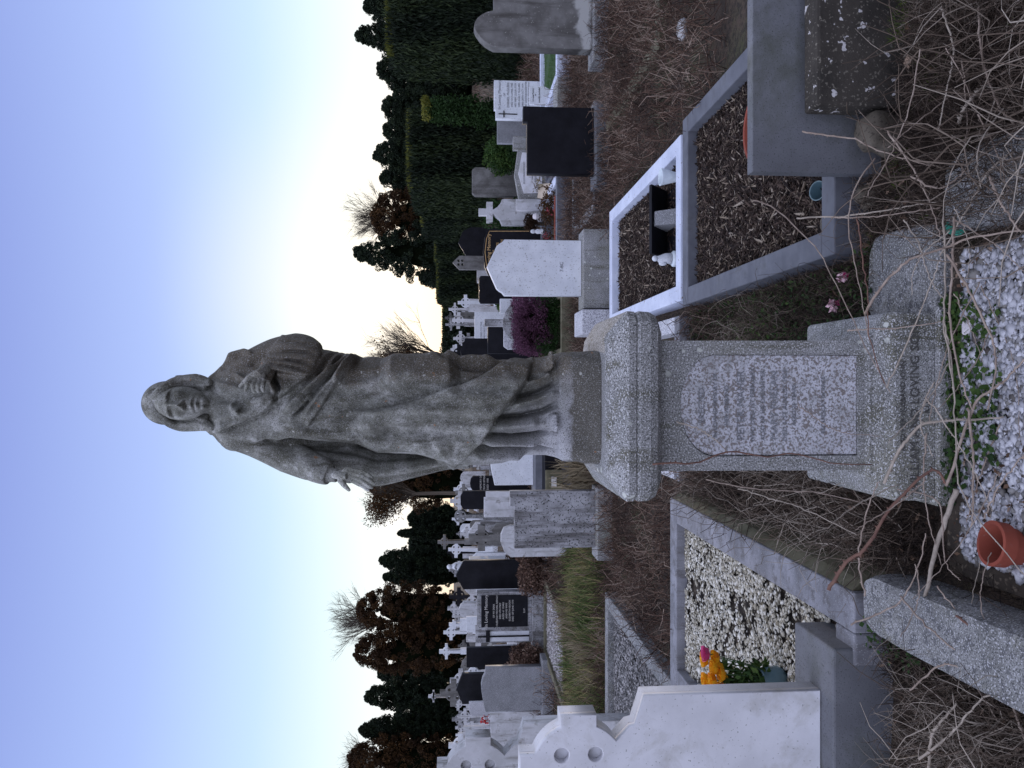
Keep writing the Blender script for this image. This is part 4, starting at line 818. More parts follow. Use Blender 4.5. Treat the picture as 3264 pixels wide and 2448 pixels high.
pebbles('bark_chips', 'dark bark chips filling the pale painted kerb', 'mulch', .61, 1.39, 4.72, 6.64, .06, 9000, .016, bark_c, flat=.35, seed=5, tpl=([(a * 1.9, b_ * .35, c_ * .5) for a, b_, c_ in CHIP[0]], CHIP[1]), tilt=.9)
pebbles('grey_gravel', 'grey gravel in the granite kerb left of the brown bracken', 'gravel', -3.02, -2.05, 4.85, 7.0, .03, 11000, .013, greys, seed=6)
pebbles('grey_gravel', 'grey gravel in the low dark kerb under the framed black panel', 'gravel', -4.1, -3.1, 10.0, 12.0, .03, 6000, .018, [(0, (.14, .13, .13)), (.5, (.3, .28, .28)), (1, (.55, .53, .53))], seed=7)
bed_sheet('turf', '', 4.02, 5.48, 10.07, 11.8, .10, plain('turf_base', (.03, .07, .02)))
# ------------------------------------------------------------------ things left on the graves
def potthing(name, label, loc, prof, mat, rot=(0, 0, 0), scale=1, cat='pot'):
    o = MB().lathe(prof, n=32).build(name, mat, None, loc, True); o.rotation_euler = rot; m_ = o.modifiers.new('e', 'EDGE_SPLIT'); m_.split_angle = .7; return tag(o, label, cat)
x_, y_ = G(3190, 1712, .06)
potthing('flower_pot', 'empty terracotta flower pot on the white gravel beside the granite kerbstone', (-.425, 1.945, .040), [(.0, -.09), (.036, -.09), (.050, .018), (.058, .020), (.060, .055), (.051, .056), (.044, .02), (.03, -.05), (0, -.05)], 'terracotta', (math.radians(-4), math.radians(9), 0))
x_, y_ = G(2390, 420, .1)
potthing('bowl', 'wide terracotta bowl half hidden behind the concrete headstone', (1.02, 3.00, .275), [(0, -.19), (.09, -.19), (.13, -.02), (.145, 0), (.145, .03), (.13, .03), (.12, 0), (.08, -.1), (0, -.1)], 'terracotta', cat='bowl')
x_, y_ = G(2612, 628, .12)
potthing('bowl', 'small blue glazed bowl at the corner of the bark bed', (x_ + .035, y_ + .06, .075), [(0, -.03), (.02, -.03), (.034, .02), (.038, .035), (.034, .035), (.02, -.01), (0, -.01)], 'glaze', (math.radians(25), 0, 0), cat='bowl')
x_, y_ = G(2165, 565, .08)
potthing('vase', 'small white vase beside the black wedge marker', (x_, y_, .13), [(0, -.06), (.03, -.06), (.036, -.05), (.03, -.03), (.05, .05), (.055, .07), (.048, .07), (.03, 0), (0, 0)], 'plastic_white', cat='vase')
x_, y_ = G(2150, 825, .08)
t = thing('ornament', 'small white figurine at the left end of the black wedge marker', 'ornament', (x_, y_, .10)); MB().lathe([(0, -.04), (.05, -.04), (.052, -.01), (.04, 0), (0, 0)]).build('stand', 'plastic_white', t, smooth=True)
o = MB().tube([(0, 0, 0), (.005, 0, .04), (-.004, 0, .08), (.004, 0, .10)], [.038, .030, .024, .014], 12).ball((.0, -.004, .108), .019, 8).ball((-.03, .005, .055), (.015, .02, .026), 7).build('figurine', 'white', t, smooth=True)
xa, ya = G(2170, 800, .06); xb, _ = G(2170, 575, .06); wz = (xb - xa) / 2
t = thing('wedge_marker', 'black wedge-shaped grave marker with a grey prop at its back, in the pale kerb', 'grave marker', ((xa + xb) / 2, ya - .0, .05))
MB().loft([[(-wz, .30, 0), (wz, .30, 0), (wz, .33, 0), (-wz, .33, 0)], [(-wz, .10, .17), (wz, .10, .17), (wz, .13, .18), (-wz, .13, .18)]]).build('tablet', 'black', t, bevel=.004)
MB().box(-wz * .9, wz * .9, .0, .29, -.02, .02).build('foot', 'black', t); MB().loft([[(-.05, .0, .02), (.05, .0, .02), (.05, .28, .02), (-.05, .28, .02)], [(-.045, .09, .15), (.045, .09, .15), (.045, .12, .15), (-.045, .12, .15)]]).build('prop', 'grey', t)
x_, y_ = G(3075, 722, .04); o = MB().lathe([(0, 0), (.028, 0), (.03, .004), (.03, .012), (.026, .013), (0, .010)]).build('lid', 'green_plastic', None, (x_, y_, .06), True); o.rotation_euler = (.7, .1, .2); tag(o, 'green plastic lid among the bramble stems', 'lid')
# ------------------------------------------------------------------ plants
leafmat = lambda n, st, tr=.25: tonemat(n, st, .75, tr, .25)
M['heather'] = leafmat('heather_flower', [(0, (.035, .012, .02)), (.5, (.09, .033, .065)), (1, (.20, .085, .15))])
M['green'] = leafmat('green_leaf', [(0, (.012, .03, .008)), (.5, (.03, .07, .015)), (1, (.09, .14, .03))])
M['yew'] = leafmat('yew_leaf', [(0, (.004, .009, .004)), (.6, (.012, .022, .008)), (1, (.03, .045, .014))], .1)
M['growth_rimlight'] = leafmat('yellow_growth_rimlight', [(0, (.07, .08, .012)), (1, (.26, .25, .05))], .4)  # yellow tip growth; its colour also carries the sun's rim-light on hedge tops
M['conifer'] = leafmat('conifer_leaf', [(0, (.005, .009, .006)), (.7, (.013, .024, .010)), (1, (.034, .048, .018))], .1)
M['rust'] = leafmat('rust_leaf', [(0, (.024, .013, .007)), (.6, (.055, .028, .011)), (1, (.13, .062, .018))], .3)
M['twig'] = leafmat('twig', [(0, (.03, .025, .02)), (.6, (.10, .08, .06)), (1, (.26, .23, .18))], 0)
M['litter'] = leafmat('fallen_leaf', [(0, (.05, .03, .02)), (.6, (.14, .085, .055)), (1, (.34, .25, .19))], .1)
M['dead'] = leafmat('dead_stalk', [(0, (.02, .014, .012)), (.45, (.07, .048, .036)), (.8, (.17, .13, .10)), (1, (.42, .36, .30))], .1)
M['bracken'] = leafmat('bracken', [(0, (.03, .019, .015)), (.5, (.105, .06, .044)), (.8, (.20, .125, .09)), (1, (.38, .29, .23))], .15)
M['grass'] = leafmat('grass_blade', [(0, (.03, .05, .015)), (.5, (.08, .13, .035)), (.75, (.20, .21, .08)), (1, (.36, .29, .14))], .3)
M['straw'] = leafmat('straw', [(0, (.08, .06, .035)), (1, (.36, .30, .20))], .3)
def leafcloud(name, mat, centers, rads, per, size, parent=None, loc=None, tone_lo=0, tone_hi=1, seed=0, tpl=LEAF, core=True):
    rg = np.random.default_rng(seed); C_ = np.asarray(centers, float); R_ = np.asarray(rads, float); n = len(C_) * per
    idx = np.repeat(np.arange(len(C_)), per); d = rg.normal(size=(n, 3)); d /= np.linalg.norm(d, axis=1)[:, None]
    pos = C_[idx] + d * (R_[idx] * rg.uniform(.35, 1.05, n) ** .5)[:, None]
    tone = np.clip(rg.uniform(0, 1, len(C_))[idx] * .5 + rg.uniform(0, .5, n), 0, 1) * (tone_hi - tone_lo) + tone_lo
    me = scatter_mesh(name, tpl[0], tpl[1], pos, rots(n, None, rg), size * rg.uniform(.6, 1.3, n), tone)
    return link(name, me, mat, parent, loc)
# heather
t = thing('heather_bush', 'rounded purple-flowered heather bush in its dark planter', 'bush', (.73, 9.85, .18))
rg = np.random.default_rng(4); cc = [(rg.uniform(-.31, .31), rg.uniform(-.3, .3), rg.uniform(0.05, .42)) for _ in range(150)]
leafcloud('foliage', 'green', [(a, b_, c_ * .55) for a, b_, c_ in cc], [.10] * 150, 110, .024, t, seed=5, tone_hi=.5)
leafcloud('flowers', 'heather', [(a * 1.05, b_ - .04, .12 + c_ * .92 + .02 * math.sin(9 * a)) for a, b_, c_ in cc], [.085] * 150, 230, .021, t, seed=6)
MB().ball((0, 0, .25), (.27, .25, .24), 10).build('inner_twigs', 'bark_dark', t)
def bush(label, x, y, z, rx, rz, mat, n=26, per=140, size=.035, seed=1, tone=(0, 1), name='bush'):
    rg = np.random.default_rng(seed); cc = []
    for _ in range(n):
        d = rg.normal(size=3); d /= np.linalg.norm(d); f = rg.uniform(.35, 1); cc.append((d[0] * rx * f * .75, d[1] * rx * f * .75, rz * .5 + d[2] * rz * .42 * f))
    t = thing(name, label, 'bush', (x, y, z)); leafcloud('foliage', mat, cc, [rx * .36] * n, per, size, t, seed=seed, tone_lo=tone[0], tone_hi=tone[1])
    MB().tube([(0, 0, -.05), (.02, 0, rz * .5)], [.03, .015], 6).build('stem', 'bark', t); return t
x_, _ = P(1570, 483, 14); bush('bright green rounded shrub between the grey slab and the squat sooty one', x_, 14.2, .1, .42, .86, 'green', 40, 200, .045, 11)
x_, _ = P(1570, 690, 14); bush('dark ivy bush behind the plain-cross headstone', x_, 14.2, 0, .5, .95, 'green', 36, 160, .05, 12, (0, .5))
x_, _ = P(1570, 950, 15); bush('spiky pale green shrub left of the clipped-corner black headstone', x_, 15.4, 0, .3, .75, 'green', 22, 120, .06, 13, (.3, 1))
for k, (X, Y, yy, rx, rz, lb) in enumerate([(1620, 1795, 12.0, .3, .55, 'dry brown shrub at the near foot of the black gabled headstone'), (1625, 1850, 12.1, .33, .5, 'dry brown shrub beside the white-topped kerb'),
                                           (1590, 1770, 13.2, .28, .6, 'rust-coloured shrub behind the streaked marble headstone'), (1600, 2110, 12.9, .4, .7, 'tangle of straw-brown growth right of the framed black panel'), (1640, 2120, 12.2, .4, .45, 'low brown growth between the framed panel and the granite headstone'),
                                           (1555, 2305, 13.9, .25, .5, 'dark green bush behind the small pale headstone')]):
    x_, _ = P(X, Y, yy); bush(lb, x_, yy, 0, rx, rz, 'green' if k == 5 else ('rust' if k == 2 else 'bracken'), 24, 150, .04, 30 + k)
x_, z_ = P(1541, 2294, 13); t = thing('bouquet', 'red and white flowers on top of a low grey stone', 'flowers', (x_, 13, z_ - .1)); leafcloud('petals', plain('red_petal', (.45, .02, .02)), [(0, 0, .05), (.03, 0, -.03), (0, 0, .1)], [.06] * 3, 30, .05, t); leafcloud('white_petals', 'plastic_white', [(.06, -.05, 0), (.05, -.05, .07)], [.03] * 2, 16, .04, t)
headstone('low grey stone carrying the red and white flowers', 'concrete', 13, [(1567, 2310), (1567, 2275)], 0, .2)
# dry flowers and small ornaments in the bed under the plain-cross stone
t = thing('flower_arrangement', 'dry brown flowers inside the grey kerb under the plain-cross headstone', 'flowers', (2.2, 10.7, .1)); leafcloud('dry_flowers', 'rust', [(rg.uniform(-.4, .4), rg.uniform(-.4, .5), .08) for _ in range(24)], [.1] * 24, 70, .035, t, seed=8, tone_lo=.3)
leafcloud('red_flowers', plain('dull_red', (.22, .02, .03)), [(-.2, -.2, .12), (.1, -.35, .1)], [.06] * 2, 30, .03, t)
t = MB().box(-.36, .36, 0, .05, 0, .09).box(-.36, -.31, .05, .6, 0, .085).build('edging', 'terracotta', None, (2.12, 10.25, .06), bevel=.004); tag(t, 'dull red edging strip inside the grey kerb of the flower bed', 'edging')
x_, z_ = P(1717, 738, 10.9); potthing('ornament', 'small white cherub-like ornament at the foot of the gold-lettered headstone', (x_, 10.9, z_), [(0, -.06), (.04, -.06), (.03, -.02), (.035, .02), (.02, .05), (.03, .08), (.02, .11), (0, .115)], 'white', cat='ornament')
x_, z_ = P(1708, 690, 11.0); potthing('ornament', 'pinkish ball ornament on a stick near the plain-cross headstone', (x_, 11, z_), [(0, -.3), (.008, -.3), (.008, -.05), (.03, -.04), (.045, 0), (.03, .04), (0, .045)], 'marble_rim', cat='ornament')
x_, z_ = P(1697, 712, 11.3); bush('round dark wreath leaning on the plain-cross headstone', x_, 11.35, z_ - .13, .16, .3, 'rust', 16, 90, .03, 44, (0, .3), name='wreath')
x_, z_ = P(1735, 605, 10.9); t = thing('bouquet', 'pale paper-wrapped bouquet lying before the gabled marble tablet', 'flowers', (x_, 10.9, .1))
MB().loft([[(-.08, 0, 0), (.09, -.02, .02), (.07, .03, .04), (-.07, .04, .03)], [(-.10, .1, .13), (.11, .1, .12), (.09, .16, .17), (-.08, .15, .19)]]).build('wrapping', plain('paper', (.5, .42, .33)), t)
leafcloud('flowers', 'straw', [(.13, .1, .15), (.06, .15, .2)], [.07] * 2, 50, .035, t)
# roses in the pebble plot
vx, vy = G(2470, 2184, .06); vx = -1.285; vy = 3.30
t = thing('vase', 'squat blue-green glass vase standing on the cream pebbles', 'vase', (vx, vy, .06)); MB().lathe([(0, 0), (.045, 0), (.062, .03), (.058, .07), (.05, .10), (.052, .11), (.045, .11), (.048, .06), (0, .02)], n=28).build('body', 'glaze', t, smooth=True)
t = thing('bouquet', 'yellow and orange roses with long green leafy stems in the vase', 'bouquet', (vx, vy, .12)); rg = np.random.default_rng(12)
yel = tonemat('rose_petal', [(0, (.55, .10, .01)), (.4, (.75, .33, .01)), (1, (.85, .55, .04))], .6, .2); pk = plain('pink_petal', (.55, .05, .2))
heads = [(-.02, -.02, .24), (.02, -.03, .27), (.05, .02, .22), (.0, .03, .28), (.07, -.02, .26), (.02, .0, .21), (-.05, .0, .23), (.11, -.01, .25), (.05, -.04, .235), (.09, .03, .285)]
for k, h in enumerate(heads + [(.125, .0, .29)]):
    rose = MB(); n_ = 3
    for l in range(3):
        for p_ in range(4 + l):
            a = 2 * math.pi * p_ / (4 + l) + l * .7; r0 = .008 + l * .007; rose.add([(r0 * math.cos(a - .7) + h[0], r0 * math.sin(a - .7) + h[1], h[2] - .012), (r0 * math.cos(a + .7) + h[0], r0 * math.sin(a + .7) + h[1], h[2] - .012),
                (r0 * 1.7 * math.cos(a + .5) + h[0], r0 * 1.7 * math.sin(a + .5) + h[1], h[2] + .016 - l * .002), (r0 * 1.7 * math.cos(a - .5) + h[0], r0 * 1.7 * math.sin(a - .5) + h[1], h[2] + .016 - l * .002)], [(0, 1, 2, 3)])
    me = rose.mesh('rose'); a_ = me.attributes.new('tone', 'FLOAT', 'POINT'); a_.data.foreach_set('value', np.random.default_rng(k).uniform(0, 1, len(me.vertices)).astype(np.float32))
    r = link('rose', me, pk if k == 10 else yel, t)
    MB().tube([(h[0] * .2, h[1] * .2, -.05), (h[0] * .7, h[1] * .7, h[2] * .5), (h[0], h[1], h[2] - .01)], .0025, 5).build('stem', 'green_plastic' if False else plain('stem_green', (.04, .09, .03)), r)
leafcloud('leaves', 'green', [(rg.uniform(-.05, .05), rg.uniform(-.04, .04), rg.uniform(.02, .20)) for _ in range(26)], [.05] * 26, 14, .042, t, seed=3)
# fallen pink blossoms
for k, (X, Y) in enumerate(((2672, 973), (2702, 884))):
    x_, y_ = G(X, Y, .05); t = thing('blossom', ['larger pink and white blossom fallen on the ivy litter by the plinth', 'smaller pink and white blossom on the leaf litter nearer the grey kerb'][k], 'flower', (x_, y_, .05)); leafcloud('petals', plain('pink_white', (.75, .5, .55)), [(0, 0, .02)], [.018], 26, .026, t, seed=k); leafcloud('pink_centre', pk, [(.008, -.01, .01)], [.01], 12, .018, t, seed=k + 5)
# ------------------------------------------------------------------ undergrowth (uncountable)
PLOTS = [(-1.92, -.64, 2.55, 4.9), (.44, 1.6, 2.72, 6.78), (-.62, .44, 4.7, 6.92), (-3.17, -1.9, 4.7, 7.17), (3.88, 5.62, 9.9, 11.95), (1.68, 2.74, 9.9, 11.85), (2.83, 3.8, 9.95, 11.6), (-4.22, -2.98, 9.85, 12.15), (-3.27, -2.3, 12.2, 14.3),
         (.3, 1.15, 9.2, 10.45), (-.37, .24, 2.2, 2.85), (.72, 1.7, 2.44, 2.8), (-.56, .40, 1.3, 2.2), (.3, 1.3, 6.78, 7.4), (-1.75, -.95, 7.2, 7.6), (-1.5, -.7, 9.1, 10), (2.6, 4.3, 7.45, 7.9), (-2.6, -1.0, 2.5, 2.95), (-.82, -.58, 1.3, 2.58), (.2, .5, 2.2, 2.6), (.42, .64, 1.3, 2.14)]
def zone(n, x0, x1, y0, y1, rg, avoid=True):
    x = rg.uniform(x0, x1, n); y = rg.uniform(y0, y1, n); keep = np.ones(n, bool)
    if avoid:
        for a in PLOTS: keep &= ~((x > a[0]) & (x < a[1]) & (y > a[2]) & (y < a[3]))
    keep &= np.abs(x) < .56 * y + .35
    return x[keep], y[keep]
def undergrowth(name, label, mat, tpl, n, box, size, tilt, z=0, seed=0, cat='undergrowth', tone=(0, 1), patch=None, avoid=True, zj=.0):
    rg = np.random.default_rng(seed); x, y = zone(n, *box, rg, avoid)
    if patch: k_ = patch(x, y) > rg.uniform(0, 1, len(x)); x, y = x[k_], y[k_]
    m_ = len(x); pos = np.stack([x, y, gh(x, y) + z + rg.uniform(0, 1, m_) ** 2 * zj], 1); cl = np.clip(.5 + .35 * np.sin(x * 5 + 1) * np.sin(y * 3.7) + rg.normal(0, .3, m_), 0, 1)
    s = size * rg.uniform(.5, 1.35, m_)
    me = scatter_mesh(name, tpl[0], tpl[1], pos, rots(m_, tilt, rg), s, cl * (tone[1] - tone[0]) + tone[0])
    return tag(link(name, me, mat), label, cat, kind='stuff')
ST = [stick_template(6, .22 + .12 * s, .0085, 3, .035, s) for s in range(3)]; STT = stick_template(3, .3, .02, 3, .06, 9)
undergrowth('dead_bracken', 'red-brown dead bracken carpeting the ground between the plots', 'bracken', STT, 42000, (-4.5, 5, 4.2, 10), .15, 1.45, .01, 1, zj=.10)
undergrowth('dead_bracken', 'red-brown dead bracken behind the middle row of graves', 'bracken', STT, 14000, (-7, 8, 10, 16), .24, 1.4, .0, 2, zj=.10)
undergrowth('leaf_litter', 'dark leaf litter and fine dead stalks round the pedestal', 'dead', STT, 26000, (-1.0, 1.0, 2.3, 4.75), .085, 1.5, .005, 3, tone=(0, .85), zj=.05)
undergrowth('dead_stalks', 'pale tangled dead stalks left of the pedestal', 'dead', ST[0], 1500, (-.75, -.1, 2.4, 4.7), .26, 1.5, .03, 4, tone=(.35, 1), zj=.08)
undergrowth('dead_stalks', 'pale tangled dead stalks right of the pedestal', 'dead', ST[2], 500, (.2, .6, 2.3, 4.6), .16, 1.5, .03, 14, tone=(.35, 1), zj=.06)
undergrowth('ivy_litter', 'sparse ivy leaves over the litter right of the pedestal', 'green', LEAF, 3600, (.18, .5, 2.5, 4.7), .026, 1.0, .03, 5, tone=(.1, .8), zj=.04, cat='ivy')
undergrowth('dead_tangle', 'thick tangle of dead stalks in the front corner beyond the mossy slab', 'dead', ST[1], 13000, (.45, 1.7, 1.3, 2.26), .14, 1.52, .01, 6, zj=.07, tone=(.15, 1), avoid=False)
undergrowth('leaf_litter', 'brown litter under the tangled stalks at the front corner', 'dead', STT, 24000, (.35, 1.7, 1.3, 2.5), .06, 1.5, .005, 7, tone=(.05, .9), zj=.05)
undergrowth('dead_tangle', 'tangle of dead stalks below the near marble headstone', 'dead', ST[1], 4500, (-1.6, -.80, 1.3, 2.34), .16, 1.5, .01, 8, zj=.08, tone=(.1, 1))
undergrowth('leaf_litter', 'dark litter below the near marble headstone', 'dead', STT, 14000, (-1.7, -.5, 1.3, 2.6), .07, 1.5, .0, 9, tone=(0, .5), zj=.04)
undergrowth('pale_canes', 'long pale broken canes over the dead tangle in the front corner', 'dead', ST[1], 420, (.4, 1.7, 1.35, 2.15), .30, 1.5, .05, 26, tone=(.6, 1), zj=.1, avoid=False)
undergrowth('pale_canes', 'long pale broken canes below the near marble headstone', 'dead', ST[0], 220, (-1.6, -.8, 1.35, 2.2), .28, 1.53, .02, 27, tone=(.55, 1), zj=.04)
undergrowth('fallen_leaves', 'curled brown leaves caught in the foreground litter', 'litter', LEAF, 1500, (-1.6, 1.6, 1.5, 2.9), .035, 1.3, .03, 28, zj=.06)
undergrowth('fallen_leaves', 'brown leaf scraps strewn over the white gravel', 'litter', LEAF, 650, (-.5, .4, 1.6, 2.2), .018, 1.0, .035, 29, avoid=False)
TRI = ([(0, 0, 0), (-.3, .3, .06), (0, .62, .1), (.3, .3, .06)], [(0, 1, 2, 3)])
undergrowth('clover', 'dark green clover spreading at the foot of the pedestal', 'green', TRI, 3600, (-.50, .26, 2.0, 2.24), .030, .8, .025, 10, cat='clover', zj=.03, avoid=False, patch=lambda x, y: np.clip(.9 * np.sin(x * 7 + 1.5) + .5 + (y - 2.12) * 4, 0, 1), tone=(0, .75))
undergrowth('clover', 'dark green clover at the foot of the near marble headstone', 'green', TRI, 6500, (-1.6, -.78, 2.25, 2.585), .028, .9, .03, 11, cat='clover', zj=.12, avoid=False, patch=lambda x, y: np.clip(.2 + 1.2 * np.sin(x * 6 - 1), 0, 1), tone=(0, .7))
undergrowth('moss', 'vivid green moss cushions among the dead stalks', leafmat('moss', [(0, (.03, .06, .005)), (1, (.14, .22, .02))]), BLADE, 9000, (.5, 1.4, 1.9, 2.62), .028, .9, .05, 12, cat='moss', avoid=False, zj=.03, patch=lambda x, y: np.clip((np.sin(x * 13 + 2) * np.sin(y * 17 + 1) - .45) * 5, 0, 1))
undergrowth('long_grass', 'strip of long green and yellow grass beyond the gravel plot', 'grass', BLADE, 16000, (-5.6, -1.55, 7.45, 9.7), .24, .75, .0, 13, cat='grass', tone=(.25, 1), patch=lambda x, y: np.clip(1.1 - abs(y - 8.5) * .7, 0, 1))
undergrowth('straw_tufts', 'straw-yellow grass tufts in the green strip', 'straw', BLADE, 5000, (-5.2, -2.6, 7.6, 9.4), .30, .7, .0, 15, cat='grass', patch=lambda x, y: np.clip(np.sin(x * 4.2 + .6) * 2 - .9, 0, 1))
undergrowth('straw_tufts', 'straw-coloured grass leaning beside the statue rock', 'straw', BLADE, 700, (-1.35, -.6, 7.4, 8.9), .40, .9, .0, 16, cat='grass')
undergrowth('turf_blades', 'short bright artificial turf inside the white kerb', leafmat('turf', [(0, (.03, .08, .015)), (1, (.10, .19, .05))]), BLADE, 14000, (4.02, 5.48, 10.07, 11.8), .035, .5, .10, 17, cat='turf', avoid=False)
undergrowth('rough_grass', 'rough grass and litter between the far graves', 'bracken', BLADE, 30000, (-24, 24, 14, 50), .30, .9, 0, 18, cat='grass', tone=(.1, 1))
undergrowth('rough_grass', 'dull green grass between the far graves', 'grass', BLADE, 16000, (-20, 20, 10, 45), .18, .7, 0, 19, cat='grass', tone=(0, .6), patch=lambda x, y: np.clip(np.sin(x * 1.3) * np.sin(y * .9) + .5, 0, 1))
# ------------------------------------------------------------------ bramble stems
BR = [([(2560, 419), (2641, 431), (2730, 445), (2789, 475), (2892, 509), (2966, 527)], 2.35, 2.12, 5, 'pale thorny bramble stem arching across the face of the concrete headstone'),
      ([(2538, 694), (2656, 691), (2745, 682), (2863, 664), (2937, 649), (3020, 640)], 2.45, 2.12, 5, 'straight thorny bramble stem crossing above the small brown cobble'),
      ([(2789, 505), (2730, 590), (2705, 694), (2722, 826), (2745, 944), (2770, 1080)], 2.2, 2.2, 4, None),
      ([(2399, 638), (2473, 666), (2553, 740), (2615, 808), (2661, 900), (2731, 1044), (2776, 1139), (2840, 1253)], 2.55, 2.15, 4, 'long bramble stem from the bark bed down to the plinth'),
      ([(2818, 1541), (2865, 1440), (2895, 1397), (2945, 1350), (3024, 1340), (3100, 1338), (3200, 1330)], 2.10, 1.95, 8, 'stout bramble stem crossing the left end of the plinth inscription'),
      ([(2640, 1880), (2700, 1790), (2760, 1746), (2846, 1609), (2971, 1500), (3018, 1546)], 2.15, 2.0, 10, 'thick dark bramble stem left of the plinth corner'),
      ([(3018, 1546), (3102, 1301), (3160, 1245), (3216, 1200), (3270, 1140)], 2.0, 1.8, 7, None),
      ([(3007, 1020), (3035, 1200), (3043, 1327), (3048, 1453), (3056, 1537), (3098, 1626), (3153, 1698), (3270, 1840)], 1.98, 1.75, 4, 'long pale bramble stem sweeping over the clover and the pot'),
      ([(3085, 1300), (3102, 1453), (3102, 1580), (3098, 1677)], 1.95, 1.93, 6, 'short pale cane lying over the white gravel'), ([(3136, 1651), (3195, 1533), (3270, 1445)], 1.85, 1.7, 4, None),
      ([(3050, 1560), (3031, 1609), (2984, 1748), (2951, 1896), (2940, 1960)], 2.1, 2.2, 15, 'knobbly brown root over the rounded granite kerbstone'),
      ([(2758, 1000), (2787, 946), (2845, 874), (2902, 827), (3018, 787), (3098, 758), (3270, 735)], 2.15, 1.8, 7, 'big arching bramble stem over the right-hand granite kerbstones'),
      ([(2732, 690), (2747, 808), (2765, 935), (2769, 1062), (2819, 1224)], 2.2, 2.1, 4, None), ([(3007, 690), (3011, 881), (3011, 1025), (3033, 1152), (3043, 1297)], 2.0, 1.95, 5, None),
      ([(3040, 690), (3036, 845), (3029, 1025), (3062, 1206), (3101, 1310)], 1.95, 1.9, 6, None), ([(3018, 812), (3083, 917), (3152, 1062), (3175, 1170), (3145, 1310)], 1.9, 1.85, 6, None),
      ([(2827, 1235), (2902, 1069), (2960, 924), (3000, 819)], 2.15, 1.95, 4, None), ([(2700, 1054), (2780, 1048), (2845, 1047), (3007, 1025)], 2.2, 2.0, 4, None),
      ([(2080, 1480), (2150, 1475), (2218, 1476), (2321, 1441), (2439, 1456), (2532, 1447), (2659, 1476), (2780, 1482)], 2.22, 2.2, 5, 'red-brown bramble stem trailing down the edge of the inscription panel'),
      ([(2153, 1344), (2233, 1370), (2277, 1400), (2321, 1441)], 2.25, 2.22, 4, None), ([(2541, 1288), (2588, 1323), (2644, 1362), (2700, 1380), (2820, 1392)], 2.26, 2.18, 3, None),
      ([(2650, 694), (2797, 689), (2997, 662)], 2.25, 2.05, 4, None), ([(3270, 467), (3192, 510), (3138, 564), (3095, 646), (2997, 814)], 1.85, 2.0, 6, 'pale bramble stem running out past the granite kerbstone by the green lid'),
      ([(3155, 564), (3192, 651), (3255, 742)], 1.85, 1.75, 6, 'orange-brown bramble stem over the granite kerbstone by the green lid'), ([(3264, 141), (3225, 206), (3228, 293), (3240, 340)], 1.9, 1.9, 9, None), ([(3057, 391), (3073, 347), (3122, 288), (3171, 260)], 2.0, 1.95, 9, None),
      ([(3051, 1963), (3120, 2020), (3171, 2071), (3270, 2170)], 2.0, 1.85, 6, 'pale stem lying in the tangle below the rounded kerbstone'), ([(3150, 2090), (3200, 2157), (3240, 2283), (3270, 2370)], 1.9, 1.8, 7, None), ([(2960, 2460), (2971, 2346), (3010, 2290), (3046, 2243)], 2.1, 2.0, 8, None),
      ([(2709, 1991), (2800, 1957), (2874, 1911), (2926, 1809), (2950, 1700)], 2.3, 2.1, 5, 'bramble shoot curling over the corner of the wide concrete kerb'), ([(2760, 1900), (2737, 1786), (2760, 1643), (2800, 1534)], 2.25, 2.1, 5, None),
      ([(2354, 1557), (2460, 1590), (2571, 1626), (2731, 1706)], 2.6, 2.35, 4, None), ([(2250, 1530), (2420, 1560), (2600, 1570), (2780, 1610)], 2.7, 2.4, 4, None), ([(2860, 1560), (2990, 1600), (3010, 1780), (3060, 1850)], 2.1, 2.0, 4, None),
      ([(2880, 700), (2930, 780), (2960, 880), (3010, 960)], 2.1, 2.0, 4, None), ([(2900, 560), (2990, 600), (3060, 560), (3120, 480), (3200, 400)], 2.05, 1.95, 5, None), ([(2830, 420), (2900, 520), (2960, 640), (3000, 760)], 2.15, 2.0, 5, None),
      ([(3000, 30), (3040, 150), (3020, 280), (2990, 420)], 2.05, 2.0, 5, None), ([(3120, 20), (3130, 180), (3180, 330), (3260, 420)], 1.95, 1.85, 6, None)]
BR += [([(2900, 2200), (3000, 2120), (3080, 2150), (3180, 2300)], 2.1, 1.95, 5, None), ([(2930, 2420), (3040, 2330), (3130, 2230), (3260, 2190)], 2.0, 1.85, 6, None), ([(2870, 1900), (2960, 2000), (3080, 2090), (3230, 2110)], 2.2, 1.9, 5, None)]
rq = np.random.default_rng(5)
for k in range(26):                                   # finer stems weaving over the whole foreground
    Y = rq.uniform(150, 2150); X = rq.uniform(2860, 3230); a = rq.uniform(-1.1, 1.1); L = rq.uniform(220, 520); c_ = rq.uniform(-.5, .5); pp = []
    for q in range(5):
        t_ = q / 4; pp.append((X + math.sin(a) * L * t_ + c_ * 90 * math.sin(math.pi * t_), Y + math.cos(a) * L * t_))
    y0 = rq.uniform(1.85, 2.1); BR.append((pp, y0, y0 + rq.uniform(-.12, .12), rq.uniform(2.4, 4), None))
BM = []
for k, st in enumerate(([(0, (.20, .15, .12)), (1, (.36, .29, .24))], [(0, (.10, .05, .04)), (1, (.20, .11, .08))], [(0, (.26, .22, .18)), (1, (.42, .36, .30))])):
    BM.append(stone('bramble_bark' + '_a_b_c'[2 * k:2 * k + 2], st[0][1], st[1][1], rough=.7, bump=.3, s0=30))
def crs(pts, n):
    P_ = [np.array(p, float) for p in pts]; out = []
    for k in range(n + 1):
        t = k / n * (len(P_) - 1); i = min(int(t), len(P_) - 2); u = t - i; p0, p1, p2, p3 = P_[max(i - 1, 0)], P_[i], P_[i + 1], P_[min(i + 2, len(P_) - 1)]
        out.append(.5 * ((2 * p1) + (p2 - p0) * u + (2 * p0 - 5 * p1 + 4 * p2 - p3) * u * u + (3 * p1 - p0 - 3 * p2 + p3) * u ** 3))
    return out
rg = np.random.default_rng(77)
